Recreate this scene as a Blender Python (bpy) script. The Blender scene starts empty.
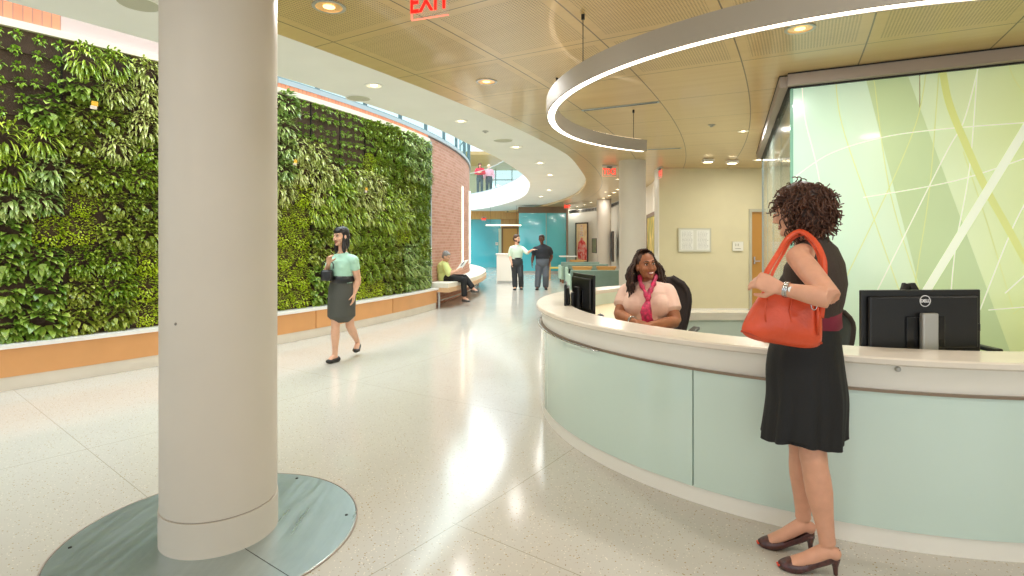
import bpy, bmesh, math, random
from mathutils import Vector, Matrix, noise
PI = math.pi
F, HOR, EYE = 549.0, 241.0, 1.43
sc = bpy.context.scene

# ------------------------------------------------------------------ camera, light, exposure
cam_d = bpy.data.cameras.new('camera'); cam_d.sensor_width = 36; cam_d.lens = F/1024*36
cam_d.shift_y = -(288-HOR)/1024.0; cam_d.clip_end = 300; cam_d.clip_start = .05
cam = bpy.data.objects.new('camera', cam_d); sc.collection.objects.link(cam)
cam.location = (0, 0, EYE); cam.rotation_euler = (PI/2, 0, 0)
sc.camera = cam
world = bpy.data.worlds.new('sky'); sc.world = world; world.use_nodes = True
bg = world.node_tree.nodes['Background']
bg.inputs[0].default_value = (0.86, 0.94, 1.0, 1); bg.inputs[1].default_value = 1.5
sc.view_settings.view_transform = 'Standard'
try: sc.view_settings.look = 'None'
except Exception: pass
sc.view_settings.gamma = 1.0
sc.view_settings.use_curve_mapping = False
sc.view_settings.exposure = -0.1
sc.cycles.max_bounces = 10; sc.cycles.diffuse_bounces = 6; sc.cycles.glossy_bounces = 4
sc.cycles.transparent_max_bounces = 12
sc.cycles.sample_clamp_indirect = 6
try:
    sc.cycles.use_denoising = True; sc.cycles.denoiser = 'OPENIMAGEDENOISE'
except Exception: pass

def area(name, loc, size, power, col=(1,1,1), rot=(0,0,0), sy=None, spread=PI):
    l = bpy.data.lights.new(name, 'AREA'); l.energy = power; l.color = col
    l.size = size
    if sy: l.shape = 'RECTANGLE'; l.size_y = sy
    l.spread = spread
    o = bpy.data.objects.new(name, l); sc.collection.objects.link(o); o.location = loc; o.rotation_euler = rot
    o['kind'] = 'helper'
    return o
# daylight from the glazed entrance front behind the camera
area('window_daylight', (0.5, -3.6, 2.0), 9.0, 55, (0.92, 0.97, 1.0), (math.radians(80), 0, 0), 2.6)

# skylight lamps added over the atrium slot to brighten the planted wall
for x_, y_, r_, p_ in ((-5.6, 3.0, 0.70, 190), (-3.9, 5.6, .62, 190), (-2.6, 8.4, .5, 260), (-1.7, 11.6, .35, 300), (-1.0, 15.5, .1, 360), (-1.2, 20.5, -.2, 380), (-3.0, 26.0, -.6, 420)):
    area('atrium_fill', (x_, y_, 6.9), 2.6, p_, (0.87, 0.96, 1.0), (0, math.radians(-8), -r_), 5.0)

# unseen lamp added behind the frosted glass to brighten the enclosure
area('office_fill', (5.6, 7.6, 2.8), 1.6, 70, (1, .98, .94))

# ------------------------------------------------------------------ helpers
def L(c):
    if isinstance(c, str):
        c = c.lstrip('#'); c = tuple(int(c[i:i+2], 16)/255 for i in (0, 2, 4))
    return tuple((x/12.92 if x <= .04045 else ((x+.055)/1.055)**2.4) for x in c[:3]) + (1,)
MATS = {}
def mat(name, col, rough=.5, metal=0, coat=0, spec=.5, bump=0, bscale=60, var=0, vscale=8, emit=0, alpha=1, sheen=0, trans=0, coat_rough=.05):
    if name in MATS: return MATS[name]
    m = bpy.data.materials.new(name); m.use_nodes = True
    nt = m.node_tree; b = nt.nodes['Principled BSDF']
    c = L(col)
    b.inputs['Base Color'].default_value = c; b.inputs['Roughness'].default_value = rough
    b.inputs['Metallic'].default_value = metal; b.inputs['Coat Weight'].default_value = coat
    b.inputs['Coat Roughness'].default_value = coat_rough
    b.inputs['Specular IOR Level'].default_value = spec; b.inputs['Alpha'].default_value = alpha
    b.inputs['Transmission Weight'].default_value = trans
    if sheen: b.inputs['Sheen Weight'].default_value = sheen
    if emit:
        b.inputs['Emission Color'].default_value = c; b.inputs['Emission Strength'].default_value = emit
    tc = nt.nodes.new('ShaderNodeTexCoord')
    if var:
        n = nt.nodes.new('ShaderNodeTexNoise'); n.inputs['Scale'].default_value = vscale; n.inputs['Detail'].default_value = 5
        nt.links.new(tc.outputs['Object'], n.inputs['Vector'])
        r = nt.nodes.new('ShaderNodeValToRGB')
        r.color_ramp.elements[0].position = .3; r.color_ramp.elements[1].position = .7
        r.color_ramp.elements[0].color = tuple(x*(1-var) for x in c[:3])+(1,)
        r.color_ramp.elements[1].color = tuple(min(1, x*(1+var)) for x in c[:3])+(1,)
        nt.links.new(n.outputs['Fac'], r.inputs['Fac']); nt.links.new(r.outputs['Color'], b.inputs['Base Color'])
    if bump:
        n2 = nt.nodes.new('ShaderNodeTexNoise'); n2.inputs['Scale'].default_value = bscale; n2.inputs['Detail'].default_value = 4
        nt.links.new(tc.outputs['Object'], n2.inputs['Vector'])
        bp = nt.nodes.new('ShaderNodeBump'); bp.inputs['Strength'].default_value = bump; bp.inputs['Distance'].default_value = .02
        nt.links.new(n2.outputs['Fac'], bp.inputs['Height']); nt.links.new(bp.outputs['Normal'], b.inputs['Normal'])
    MATS[name] = m
    return m
class NT:
    """small node-graph builder"""
    def __init__(s, m): s.nt = m.node_tree; s.b = s.nt.nodes['Principled BSDF']
    def n(s, t, **kw):
        x = s.nt.nodes.new(t)
        for k, v in kw.items(): setattr(x, k, v)
        return x
    def put(s, sock, v):
        if v is None: return
        if hasattr(v, 'links') or isinstance(v, bpy.types.NodeSocket): s.nt.links.new(v, sock)
        else: sock.default_value = v
    def m(s, op, a, b=None, c=None):
        x = s.n('ShaderNodeMath', operation=op); s.put(x.inputs[0], a); s.put(x.inputs[1], b); s.put(x.inputs[2], c); return x.outputs[0]
    def mix(s, f, a, b):
        x = s.n('ShaderNodeMix', data_type='RGBA'); s.put(x.inputs['Factor'], f); s.put(x.inputs[6], a); s.put(x.inputs[7], b); return x.outputs[2]
    def xyz(s, a, b, c=0):
        x = s.n('ShaderNodeCombineXYZ'); s.put(x.inputs[0], a); s.put(x.inputs[1], b); s.put(x.inputs[2], c); return x.outputs[0]
    def pos(s):
        g = s.n('ShaderNodeNewGeometry'); x = s.n('ShaderNodeSeparateXYZ'); s.nt.links.new(g.outputs['Position'], x.inputs[0]); return x.outputs
    def noise(s, v, scale, detail=3):
        x = s.n('ShaderNodeTexNoise'); s.put(x.inputs['Vector'], v); x.inputs['Scale'].default_value = scale; x.inputs['Detail'].default_value = detail; return x.outputs['Fac']
    def near(s, v, period, off, w):      # 1 where v is within w of off+k*period
        a = s.m('ADD', s.m('SUBTRACT', v, off), period/2)
        fr = s.m('SUBTRACT', s.m('FLOORED_MODULO', a, period), period/2)
        return s.m('LESS_THAN', s.m('ABSOLUTE', fr), w)

def finish(bm, name, m, parent=None, smooth=False, base=None):
    me = bpy.data.meshes.new(name)
    if base is not None: bmesh.ops.translate(bm, verts=bm.verts, vec=-Vector(base))
    bm.normal_update()
    bm.to_mesh(me); bm.free()
    for x in (m if isinstance(m, (list, tuple)) else [m]): me.materials.append(x)
    if smooth:
        for p in me.polygons: p.use_smooth = True
    o = bpy.data.objects.new(name, me); sc.collection.objects.link(o)
    if parent is not None: o.parent = parent
    elif base is not None: o.location = base
    return o
def obj(name, bm, m, parent=None, smooth=False, base=None, angle=None):
    o = finish(bm, name, m, parent, smooth or angle is not None, base)
    if angle is not None:
        try: o.data.set_sharp_from_angle(angle=math.radians(angle))
        except Exception: pass
    return o
def tag(o, label, cat, group=None, kind=None):
    o['label'] = label; o['category'] = cat
    if group: o['group'] = group
    if kind: o['kind'] = kind
    return o
def struct(o, label=None, cat=None):
    o['kind'] = 'structure'
    if label: o['label'] = label
    return o
def empty(name, loc, rz=0):
    o = bpy.data.objects.new(name, None); sc.collection.objects.link(o)
    o.location = loc; o.rotation_euler = (0, 0, rz); o.empty_display_size = .1
    return o
def thing(name, label, cat, loc=(0,0,0), rz=0, group=None):
    return tag(empty(name, loc, rz), label, cat, group)
def dup(root, loc=None, rz=None, label=None):
    r = root.copy(); sc.collection.objects.link(r)
    if loc is not None: r.location = loc
    if rz is not None: r.rotation_euler = (0, 0, rz)
    if label: r['label'] = label
    for ch in list(root.children):
        c = ch.copy(); sc.collection.objects.link(c); c.parent = r
        for g in ch.children:
            d = g.copy(); sc.collection.objects.link(d); d.parent = c
    return r
def P(u, v, Z): return Vector(((u-512)*Z/F, Z, EYE-(v-HOR)*Z/F))

def box(bm, x0, x1, y0, y1, z0, z1, mtx=None, bev=0, mi=0):
    vs = [bm.verts.new(p) for p in ((x0,y0,z0),(x1,y0,z0),(x1,y1,z0),(x0,y1,z0),(x0,y0,z1),(x1,y0,z1),(x1,y1,z1),(x0,y1,z1))]
    fs = [bm.faces.new([vs[i] for i in q]) for q in ((0,3,2,1),(4,5,6,7),(0,1,5,4),(1,2,6,5),(2,3,7,6),(3,0,4,7))]
    for f in fs: f.material_index = mi
    if bev:
        es = list({e for f in fs for e in f.edges})
        r = bmesh.ops.bevel(bm, geom=es, offset=bev, segments=2, affect='EDGES', profile=.5)
        vs = list({v for f in r['faces'] for v in f.verts} | {v for v in vs if v.is_valid})
    if mtx is not None: bmesh.ops.transform(bm, matrix=mtx, verts=[v for v in vs if v.is_valid])
    return vs
def BM(): return bmesh.new()
def boxobj(name, dims, m, parent=None, bev=0, mtx=None):
    bm = BM(); box(bm, *dims, mtx=mtx, bev=bev); return obj(name, bm, m, parent)
def tube(bm, pts, r, n=8, closed=False, caps=True, mi=0):
    pts = [Vector(p) for p in pts]; rings = []
    N = len(pts); prev = None
    for i, p in enumerate(pts):
        if closed: t = pts[(i+1) % N]-pts[i-1]
        else: t = pts[min(i+1, N-1)]-pts[max(i-1, 0)]
        if t.length < 1e-9: t = Vector((0,0,1))
        t.normalize()
        a = prev if prev is not None else (Vector((0,0,1)) if abs(t.z) < .9 else Vector((1,0,0)))
        b = t.cross(a)
        if b.length < 1e-6: a = Vector((1,0,0)); b = t.cross(a)
        b.normalize(); a2 = b.cross(t).normalized(); prev = a2
        rr = r[i] if isinstance(r, (list, tuple)) else r
        rings.append([bm.verts.new(p+(a2*math.cos(k*2*PI/n)+b*math.sin(k*2*PI/n))*rr) for k in range(n)])
    for i in range(N if closed else N-1):
        A, B = rings[i], rings[(i+1) % N]
        for k in range(n):
            f = bm.faces.new((A[k], A[(k+1) % n], B[(k+1) % n], B[k])); f.material_index = mi; f.smooth = True
    if caps and not closed:
        f = bm.faces.new(rings[0][::-1]); f.material_index = mi
        f = bm.faces.new(rings[-1]); f.material_index = mi
def lathe(bm, prof, n=48, c=(0,0,0), a0=0, a1=2*PI, mi=0, closedprof=False):
    full = abs(a1-a0-2*PI) < 1e-6
    cols = []
    for k in range(n if full else n+1):
        a = a0+(a1-a0)*k/n
        cols.append([bm.verts.new((c[0]+r*math.cos(a), c[1]+r*math.sin(a), c[2]+z)) for r, z in prof])
    m = len(prof)
    for k in range(n):
        A, B = cols[k], cols[(k+1) % len(cols)]
        for j in range(m if closedprof else m-1):
            q = (A[j], B[j], B[(j+1) % m], A[(j+1) % m])
            try: f = bm.faces.new(q); f.material_index = mi
            except Exception: pass
    if not full and closedprof:
        bm.faces.new(cols[0]); bm.faces.new(cols[-1][::-1])
    return cols
def cyl(bm, c, r, z0, z1, n=32, mi=0):
    lathe(bm, [(0.0001, z0), (r, z0), (r, z1), (0.0001, z1)], n, (c[0], c[1], 0), mi=mi)
def ell(bm, c, r, mtx=None, u=16, v=10):
    res = bmesh.ops.create_uvsphere(bm, u_segments=u, v_segments=v, radius=1)
    M = Matrix.Translation(Vector(c)) @ (mtx.to_4x4() if mtx is not None else Matrix.Identity(4)) @ Matrix.Diagonal((r[0], r[1], r[2], 1))
    bmesh.ops.transform(bm, matrix=M, verts=res['verts'])
def sweep(bm, pts, rads, right=Vector((1,0,0)), n=18):
    """closed tube with elliptical sections; right = vector or list of vectors"""
    pts = [Vector(p) for p in pts]; N = len(pts); rings = []
    def ring(p, t, a, ra, rb):
        a = (a-t*a.dot(t))
        if a.length < 1e-5: a = t.orthogonal()
        a.normalize(); b = t.cross(a)
        return [bm.verts.new(p+a*ra*math.cos(k*2*PI/n)+b*rb*math.sin(k*2*PI/n)) for k in range(n)]
    for i, p in enumerate(pts):
        t = (pts[min(i+1, N-1)]-pts[max(i-1, 0)]).normalized()
        a = right[i] if isinstance(right, list) else right
        ra, rb = rads[i] if isinstance(rads[i], tuple) else (rads[i], rads[i])
        if i == 0:
            e = min(ra, rb)*.45; rings.append(ring(p-t*e, t, a, ra*.55, rb*.55))
        rings.append(ring(p, t, a, ra, rb))
        if i == N-1:
            e = min(ra, rb)*.45; rings.append(ring(p+t*e, t, a, ra*.55, rb*.55))
    for A, B in zip(rings, rings[1:]):
        for k in range(n): bm.faces.new((A[k], A[(k+1) % n], B[(k+1) % n], B[k]))
    bm.faces.new(rings[0][::-1]); bm.faces.new(rings[-1])
def catmull(pts, k=8):
    pts = [Vector(p) for p in pts]; out = []
    for i in range(len(pts)-1):
        p0 = pts[max(i-1, 0)]; p1 = pts[i]; p2 = pts[i+1]; p3 = pts[min(i+2, len(pts)-1)]
        for j in range(k):
            t = j/k
            out.append(.5*((2*p1)+(p2-p0)*t+(2*p0-5*p1+4*p2-p3)*t*t+(3*p1-p0-3*p2+p3)*t**3))
    out.append(pts[-1]); return out
def resample(pts, n):
    d = [0]
    for a, b in zip(pts, pts[1:]): d.append(d[-1]+(b-a).length)
    out = []; j = 0
    for i in range(n):
        s = d[-1]*i/(n-1)
        while j < len(d)-2 and d[j+1] < s: j += 1
        t = (s-d[j])/max(1e-9, d[j+1]-d[j]); out.append(pts[j].lerp(pts[j+1], max(0, min(1, t))))
    return out
def remesh(o, vox, smooth=4, fac=.5):
    r = o.modifiers.new('r', 'REMESH'); r.mode = 'VOXEL'; r.voxel_size = vox; r.use_smooth_shade = True
    if smooth:
        s = o.modifiers.new('s', 'SMOOTH'); s.factor = fac; s.iterations = smooth
    return o
def text_obj(name, s, size, m, parent, loc, rot, extrude=.002, align='CENTER', spacing=1.0, bold=0):
    c = bpy.data.curves.new(name, 'FONT'); c.body = s; c.size = size; c.extrude = extrude; c.align_x = align; c.align_y = 'CENTER'
    c.space_character = spacing; c.offset = bold
    tmp = bpy.data.objects.new('tmp', c); sc.collection.objects.link(tmp)
    dg = bpy.context.evaluated_depsgraph_get(); dg.update(); me = bpy.data.meshes.new_from_object(tmp.evaluated_get(dg))
    bpy.data.objects.remove(tmp); me.materials.clear(); me.materials.append(m)
    o = bpy.data.objects.new(name, me); sc.collection.objects.link(o); o.parent = parent
    o.location = loc; o.rotation_euler = rot; return o
# ------------------------------------------------------------------ materials
C1 = Vector((-18.066, 15.93, 0)); C2 = Vector((-25.4, 18.75, 0)); DC = Vector((2.49, 4.66, 0))
CEIL = 2.95
def polar(g, C):
    X = g.pos(); dx = g.m('SUBTRACT', X[0], C.x); dy = g.m('SUBTRACT', X[1], C.y)
    R = g.m('SQRT', g.m('ADD', g.m('MULTIPLY', dx, dx), g.m('MULTIPLY', dy, dy)))
    A = g.m('MULTIPLY', g.m('ARCTAN2', dy, dx), 180/PI)
    return X, R, A
def make_floor_mat():
    m = mat('terrazzo', '#dcd6c4', .14, spec=.5); g = NT(m); X, R, A = polar(g, C1)
    v = g.xyz(X[0], X[1], 0)
    base = g.mix(g.noise(v, .8, 3), L('#cac6bc'), L('#bfb9ac'))
    for sc_, thr, col in ((38, .15, '#a8946f'), (55, .11, '#8f7b5e'), (46, .15, '#e4dccb'), (24, .07, '#8a775e')):
        vo = g.n('ShaderNodeTexVoronoi'); vo.inputs['Scale'].default_value = sc_; g.put(vo.inputs['Vector'], v)
        base = g.mix(g.m('LESS_THAN', vo.outputs['Distance'], thr), base, L(col))
    wide = .16/22*180/PI/45
    outer = g.m('GREATER_THAN', R, 22.1)
    ra = g.m('MULTIPLY', g.near(A, 6.6, -38.75, .006), g.m('SUBTRACT', 1, outer))
    rb = g.m('MULTIPLY', g.near(A, 6.6, -36.5, .006), outer)
    rr = g.near(R, 2.7, 22.12, .0025)
    s = g.m('MAXIMUM', g.m('MAXIMUM', ra, rb), rr)
    col = g.mix(s, base, L('#a39d8b'))
    g.nt.links.new(col, g.b.inputs['Base Color'])
    g.nt.links.new(g.m('MULTIPLY_ADD', g.noise(v, 3, 4), .08, .10), g.b.inputs['Roughness'])
    return m
def make_ceiling_mat():
    m = mat('maple_panels', '#c8a870', .3, spec=.5, coat=.35); g = NT(m); X, R, A = polar(g, C2)
    T = g.m('MULTIPLY', A, 29*PI/180)
    pan = g.n('ShaderNodeTexWhiteNoise', noise_dimensions='2D')
    pi = g.m('FLOOR', g.m('DIVIDE', g.m('SUBTRACT', R, 28.1), .889)); pj = g.m('FLOOR', g.m('DIVIDE', g.m('SUBTRACT', A, -31.2), 1.95))
    g.put(pan.inputs['Vector'], g.xyz(pi, pj))
    v = g.xyz(g.m('MULTIPLY', R, .5), g.m('ADD', g.m('MULTIPLY', T, 9), g.m('MULTIPLY', pan.outputs['Value'], 13)))
    grain = g.noise(v, 1.0, 5)
    v2 = g.xyz(g.m('MULTIPLY', R, 1.5), g.m('MULTIPLY', T, 60)); fine = g.noise(v2, 1.0, 3)
    col = g.mix(grain, L('#c6a86e'), L('#e0c78e'))
    col = g.mix(g.m('MULTIPLY', fine, .35), col, L('#b08c58'))
    col = g.mix(g.m('MULTIPLY', pan.outputs['Value'], .12), col, L('#e6cfa2'))
    # perforation
    pitch = .021
    fu = g.m('SUBTRACT', g.m('FRACT', g.m('DIVIDE', R, pitch)), .5); fv = g.m('SUBTRACT', g.m('FRACT', g.m('DIVIDE', T, pitch)), .5)
    dd = g.m('SQRT', g.m('ADD', g.m('MULTIPLY', fu, fu), g.m('MULTIPLY', fv, fv)))
    dot = g.m('LESS_THAN', dd, .3)
    inR = g.m('SUBTRACT', 1, g.near(R, .889, 28.1, .075)); inA = g.m('SUBTRACT', 1, g.near(A, 1.95, -31.2, .15))
    zone = g.m('MULTIPLY', g.m('MULTIPLY', g.m('LESS_THAN', A, -27.3), g.m('GREATER_THAN', R, 28.1)), g.m('MULTIPLY', inR, inA))
    col = g.mix(g.m('MULTIPLY', g.m('MULTIPLY', dot, zone), .62), col, L('#5c4020'))
    seam = g.m('MAXIMUM', g.near(R, .889, 28.1, .0055), g.near(A, 1.95, -31.2, .0075))
    col = g.mix(g.m('MULTIPLY', seam, .85), col, L('#3a2a18'))
    g.nt.links.new(col, g.b.inputs['Base Color'])
    return m
def make_brick_mat(name='red_brick', soldier=False):
    m = mat(name, '#b06a4a', .85); g = NT(m)
    uv = g.n('ShaderNodeUVMap')
    b = g.n('ShaderNodeTexBrick'); g.nt.links.new(uv.outputs[0], b.inputs['Vector'])
    b.inputs['Scale'].default_value = 1
    b.inputs['Brick Width'].default_value = .075 if soldier else .21; b.inputs['Row Height'].default_value = .3 if soldier else .068
    b.inputs['Mortar Size'].default_value = .006; b.inputs['Mortar Smooth'].default_value = .2; b.inputs['Bias'].default_value = -.1
    if soldier:
        b.offset = 0
        b.inputs['Color1'].default_value = L('#ea9468'); b.inputs['Color2'].default_value = L('#d8805c'); b.inputs['Mortar'].default_value = L('#a87862')
    else:
        b.inputs['Color1'].default_value = L('#c49080'); b.inputs['Color2'].default_value = L('#b07860'); b.inputs['Mortar'].default_value = L('#cdb09a')
    n = g.noise(uv.outputs[0], 6, 4)
    col = g.mix(g.m('MULTIPLY', n, .35), b.outputs['Color'], L('#d6a890'))
    g.nt.links.new(col, g.b.inputs['Base Color'])
    bp = g.n('ShaderNodeBump'); bp.inputs['Strength'].default_value = .35; bp.inputs['Distance'].default_value = .01; bp.invert = True
    g.nt.links.new(b.outputs['Fac'], bp.inputs['Height']); g.nt.links.new(bp.outputs['Normal'], g.b.inputs['Normal'])
    return m
def make_wood(name, c1, c2, axis='x', rough=.4, scale=6, coat=.1):
    m = mat(name, c1, rough, coat=coat); g = NT(m)
    tc = g.n('ShaderNodeTexCoord'); mp = g.n('ShaderNodeMapping'); g.nt.links.new(tc.outputs['Object'], mp.inputs[0])
    mp.inputs['Scale'].default_value = {'x': (1, 14, 14), 'z': (14, 14, 1)}[axis]
    n = g.noise(mp.outputs[0], scale*.3, 6)
    r = g.n('ShaderNodeValToRGB'); r.color_ramp.elements[0].position = .3; r.color_ramp.elements[1].position = .72
    r.color_ramp.elements[0].color = L(c1); r.color_ramp.elements[1].color = L(c2)
    g.nt.links.new(n, r.inputs[0]); g.nt.links.new(r.outputs[0], g.b.inputs['Base Color'])
    return m
M_floor = make_floor_mat(); M_ceil = make_ceiling_mat(); M_brick = make_brick_mat(); M_soldier = make_brick_mat('soldier_brick', True)
M_white = mat('white_plaster', '#f3f4ec', .7, var=.02, vscale=2)
M_column = mat('column_plaster', '#d1c8b9', .55, var=.02, vscale=3)
M_cream = mat('cream_wall', '#ece6d6', .75, var=.03, vscale=2)
M_tan = mat('tan_wall', '#dbd2ab', .75, bump=.15, bscale=220, var=.02, vscale=3)
M_trimw = mat('white_trim', '#f0ece0', .5)
M_pink = mat('painted_cap', '#f1dfd2', .5)
M_benchwood = mat('bench_oak', '#e2a468', .4, coat=.1, var=.04, vscale=3)
M_stonew = mat('white_stone', '#f3efe8', .3, spec=.5, var=.02)
M_stonec = mat('cream_stone', '#e6dccb', .22, spec=.6, var=.03, vscale=5)
M_bluegrey = mat('bluegrey_metal', '#a9b7bb', .45, metal=.1)
M_teal_frame = mat('teal_window_frame', '#7e979c', .45, metal=.2)
M_tealglass = mat('teal_backpainted_glass', '#52bfca', .1, coat=1, spec=.7, var=.04, vscale=.5)
M_black = mat('black_plastic', '#161616', .38)
M_blackgloss = mat('black_gloss', '#0c0c0e', .18)
M_dark = mat('dark_metal', '#2e2c2a', .4, metal=.5)
M_chrome = mat('chrome', '#c9c9c9', .18, metal=1)
M_silver = mat('silver_plastic', '#b9b8b2', .35, metal=.5)
M_beam = mat('brown_grey_beam', '#a5978a', .5)
M_reveal = mat('black_reveal', '#1d1b18', .6)
M_deskglass = mat('mint_backpainted_glass', '#cbdfd2', .08, coat=1, spec=.6)
M_red = mat('exit_red', '#ff1a12', .4, emit=1.6)
M_glow = mat('warm_white_glow', '#fff0d4', .5, emit=7)
M_strip = mat('strip_glow', '#ffe6c4', .5, emit=6)
M_pendant = mat('pendant_paint', '#a99f8e', .5)
M_cone = mat('gold_reflector', '#e8b878', .25, metal=.6, emit=.35)
M_lampglow = mat('downlight_glow', '#ffe9bf', .5, emit=9)
# ------------------------------------------------------------------ the room
def arc_pt(C, R, deg, z=0): return Vector((C.x+R*math.cos(math.radians(deg)), C.y+R*math.sin(math.radians(deg)), z))
def arc_wall(bm, C, R0, R1, a0, a1, z0, z1, n, uvscale=True, mi=0):
    """solid curved block; UV in metres along the arc"""
    uvl = bm.loops.layers.uv.verify()
    cols = []
    for k in range(n+1):
        a = a0+(a1-a0)*k/n
        cols.append([bm.verts.new(arc_pt(C, r, a, z)) for r, z in ((R0, z0), (R1, z0), (R1, z1), (R0, z1))])
    for k in range(n):
        A, B = cols[k], cols[k+1]
        for j in range(4):
            f = bm.faces.new((A[j], B[j], B[(j+1) % 4], A[(j+1) % 4])); f.material_index = mi
            for lp in f.loops:
                v = lp.vert.co; ang = math.atan2(v.y-C.y, v.x-C.x); lp[uvl].uv = (ang*R1, v.z)
    bm.faces.new(cols[0][::-1]); bm.faces.new(cols[-1])
    bmesh.ops.recalc_face_normals(bm, faces=bm.faces)
def arc_obj(name, C, R0, R1, a0, a1, z0, z1, m, parent=None, n=48, smooth=True):
    bm = BM(); arc_wall(bm, C, R0, R1, a0, a1, z0, z1, n)
    return obj(name, bm, m, parent, angle=30 if smooth else None)

bm = BM(); box(bm, -14, 12, -4.5, 40, -.2, 0); struct(obj('floor', bm, M_floor))

# soffit edges in plan: V = edge of the void, W = border between white soffit and wooden ceiling
Vp = [Vector((-12.2, -4.5, 0))]+[arc_pt(C1, 19.15, a) for a in range(-62, -39, 2)]
Vp += [Vector((x, y, 0)) for x, y in ((-2.26,5.35),(-1.78,6.23),(-1.14,7.62),(-.72,9.05),(-.2,10.9),(.33,13.7),(.52,16.3),(.38,20),(-.45,24.1),(-1.9,27.9),(-4.6,31),(-8,33),(-13,34.5))]
Wp = [arc_pt(C2, 27.88, a) for a in (-57.5,-54,-51,-48,-45,-42,-39,-36,-33,-30,-27,-24,-21,-18.5)]
Wp += [Vector((x, y, 0)) for x, y in ((1.5,11.9),(1.86,13.8),(2.08,16.2),(2.12,18.4),(1.9,21.2),(1.26,24.7),(.1,28.4),(-2.2,32.2),(-6,35.6),(-13,38.5))]
Op = [Vector((x, y, 0)) for x, y in ((13,-4.5),(13,0),(13,5),(13,10),(13,15),(13,20),(13,26),(13,32),(13,40),(6,40.3),(-4,40.6),(-13,41))]
NS = 110
V = resample(catmull(Vp, 8), NS); W = resample(catmull(Wp, 8), NS); O = resample(Op, NS)
def slab(bm, A, B, z0, z1):
    n = len(A); r = []
    for i in range(n):
        r.append([bm.verts.new((p.x, p.y, z)) for p, z in ((A[i], z0), (B[i], z0), (B[i], z1), (A[i], z1))])
    for i in range(n-1):
        for j in range(4): bm.faces.new((r[i][j], r[i+1][j], r[i+1][(j+1) % 4], r[i][(j+1) % 4]))
    bm.faces.new(r[0][::-1]); bm.faces.new(r[-1]); bmesh.ops.recalc_face_normals(bm, faces=bm.faces)
bm = BM(); slab(bm, V, W, 3.03, 3.82); struct(obj('ceiling_soffit', bm, M_white, angle=40))
bm = BM(); slab(bm, W, O, CEIL, 3.82); struct(obj('ceiling', bm, M_ceil, angle=40))
bm = BM(); slab(bm, V, [v.lerp(w, .02) for v, w in zip(V, W)], 3.825, 3.88); struct(obj('trim_1', bm, M_bluegrey, angle=40))

# curved wall on the left: brick drum
RW = 16.78
A_START, A_GEND, A_END = -50.0, -14.85, 30.0
arc_obj_ = arc_obj('wall_left', C1, RW-.3, RW, A_START, A_END, 0, 3.66, M_brick, n=110); struct(arc_obj_)
struct(arc_obj('wall_left_soldier_course', C1, RW-.28, RW+.012, -50, -37.35, 3.605, 3.95, M_soldier, n=40))
struct(arc_obj('wall_left_soldier_course', C1, RW-.28, RW+.03, -28.8, -14.5, 3.605, 3.69, M_soldier, n=40))
struct(arc_obj('wall_left_plaster_panel', C1, RW-.26, RW+.012, -37.35, -28.8, 3.605, 4.3, mat('blush_plaster', '#cdb9b0', .7), n=30))
struct(arc_obj('trim_3', C1, RW-.1, RW+.04, -28.8, A_END, 3.69, 3.76, M_bluegrey, n=110))
# clerestory windows standing on the drum
def clerestory(idx, a0, a1, z0=3.76, z1=6.6):
    w = thing('window_%d' % idx, 'x', 'window'); del w['label']; del w['category']; w['kind'] = 'structure'
    bm = BM()
    for a in (a0, a1):
        arc_wall(bm, C1, RW-.03, RW+.03, a-.07, a+.07, z0, z1, 1)
    arc_wall(bm, C1, RW-.03, RW+.03, a0, a1, z0, z0+.02, 6); arc_wall(bm, C1, RW-.03, RW+.03, a0, a1, z1-.08, z1, 6)
    arc_wall(bm, C1, RW-.03, RW+.02, a0, a1, 5.0, 5.04, 6)
    obj('window_frame', bm, M_teal_frame, w)
    arc_obj('pane', C1, RW-.005, RW+.005, a0, a1, z0, z1, M_pane, w, n=6)
M_pane = bpy.data.materials.new('clear_glass'); M_pane.use_nodes = True
_nt = M_pane.node_tree; _nt.nodes.clear()
_o = _nt.nodes.new('ShaderNodeOutputMaterial'); _mx = _nt.nodes.new('ShaderNodeMixShader'); _t = _nt.nodes.new('ShaderNodeBsdfTransparent'); _g = _nt.nodes.new('ShaderNodeBsdfGlossy')
_mx.inputs[0].default_value = .05
_t.inputs[0].default_value = (.9, .97, .96, 1); _g.inputs['Roughness'].default_value = .02
_nt.links.new(_t.outputs[0], _mx.inputs[1]); _nt.links.new(_g.outputs[0], _mx.inputs[2]); _nt.links.new(_mx.outputs[0], _o.inputs[0])
a = -30.1; i = 1
while a < 14:
    step = 3.85; clerestory(i, a, a+step); a += step; i += 1

# living wall frame: grey-white cap, side trim and felt backing
RG = RW+.05
lw = thing('living_wall_frame', 'long curved planted-wall frame with blush white cap and brown felt backing', 'planter wall', tuple(arc_pt(C1, RW, -25)))
lw.location = (0, 0, 0)
def make_felt():
    m = mat('brown_felt', '#5a4638', .95, bump=.5, bscale=90, var=.25, vscale=5); return m
bm = BM(); arc_wall(bm, C1, RW+.0, RG, A_START, A_GEND, .44, 3.53, 90)
for k in range(9):
    z = .78+k*.315
    arc_wall(bm, C1, RG, RG+.02, A_START, A_GEND, z, z+.018, 90)
obj('felt_backing', bm, make_felt(), lw)
arc_obj('cap', C1, RW, RG+.05, A_START, A_GEND+.18, 3.53, 3.605, M_pink, lw, n=90)
arc_obj('side_trim', C1, RW, RG+.09, A_GEND, A_GEND+.18, .44, 3.53, M_bluegrey, lw, n=2)
bm = BM()
a = A_START
while a < A_GEND: arc_wall(bm, C1, RG, RG+.012, a, a+.05, .44, 3.53, 1); a += 2.1
obj('joint', bm, M_reveal, lw)

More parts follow.
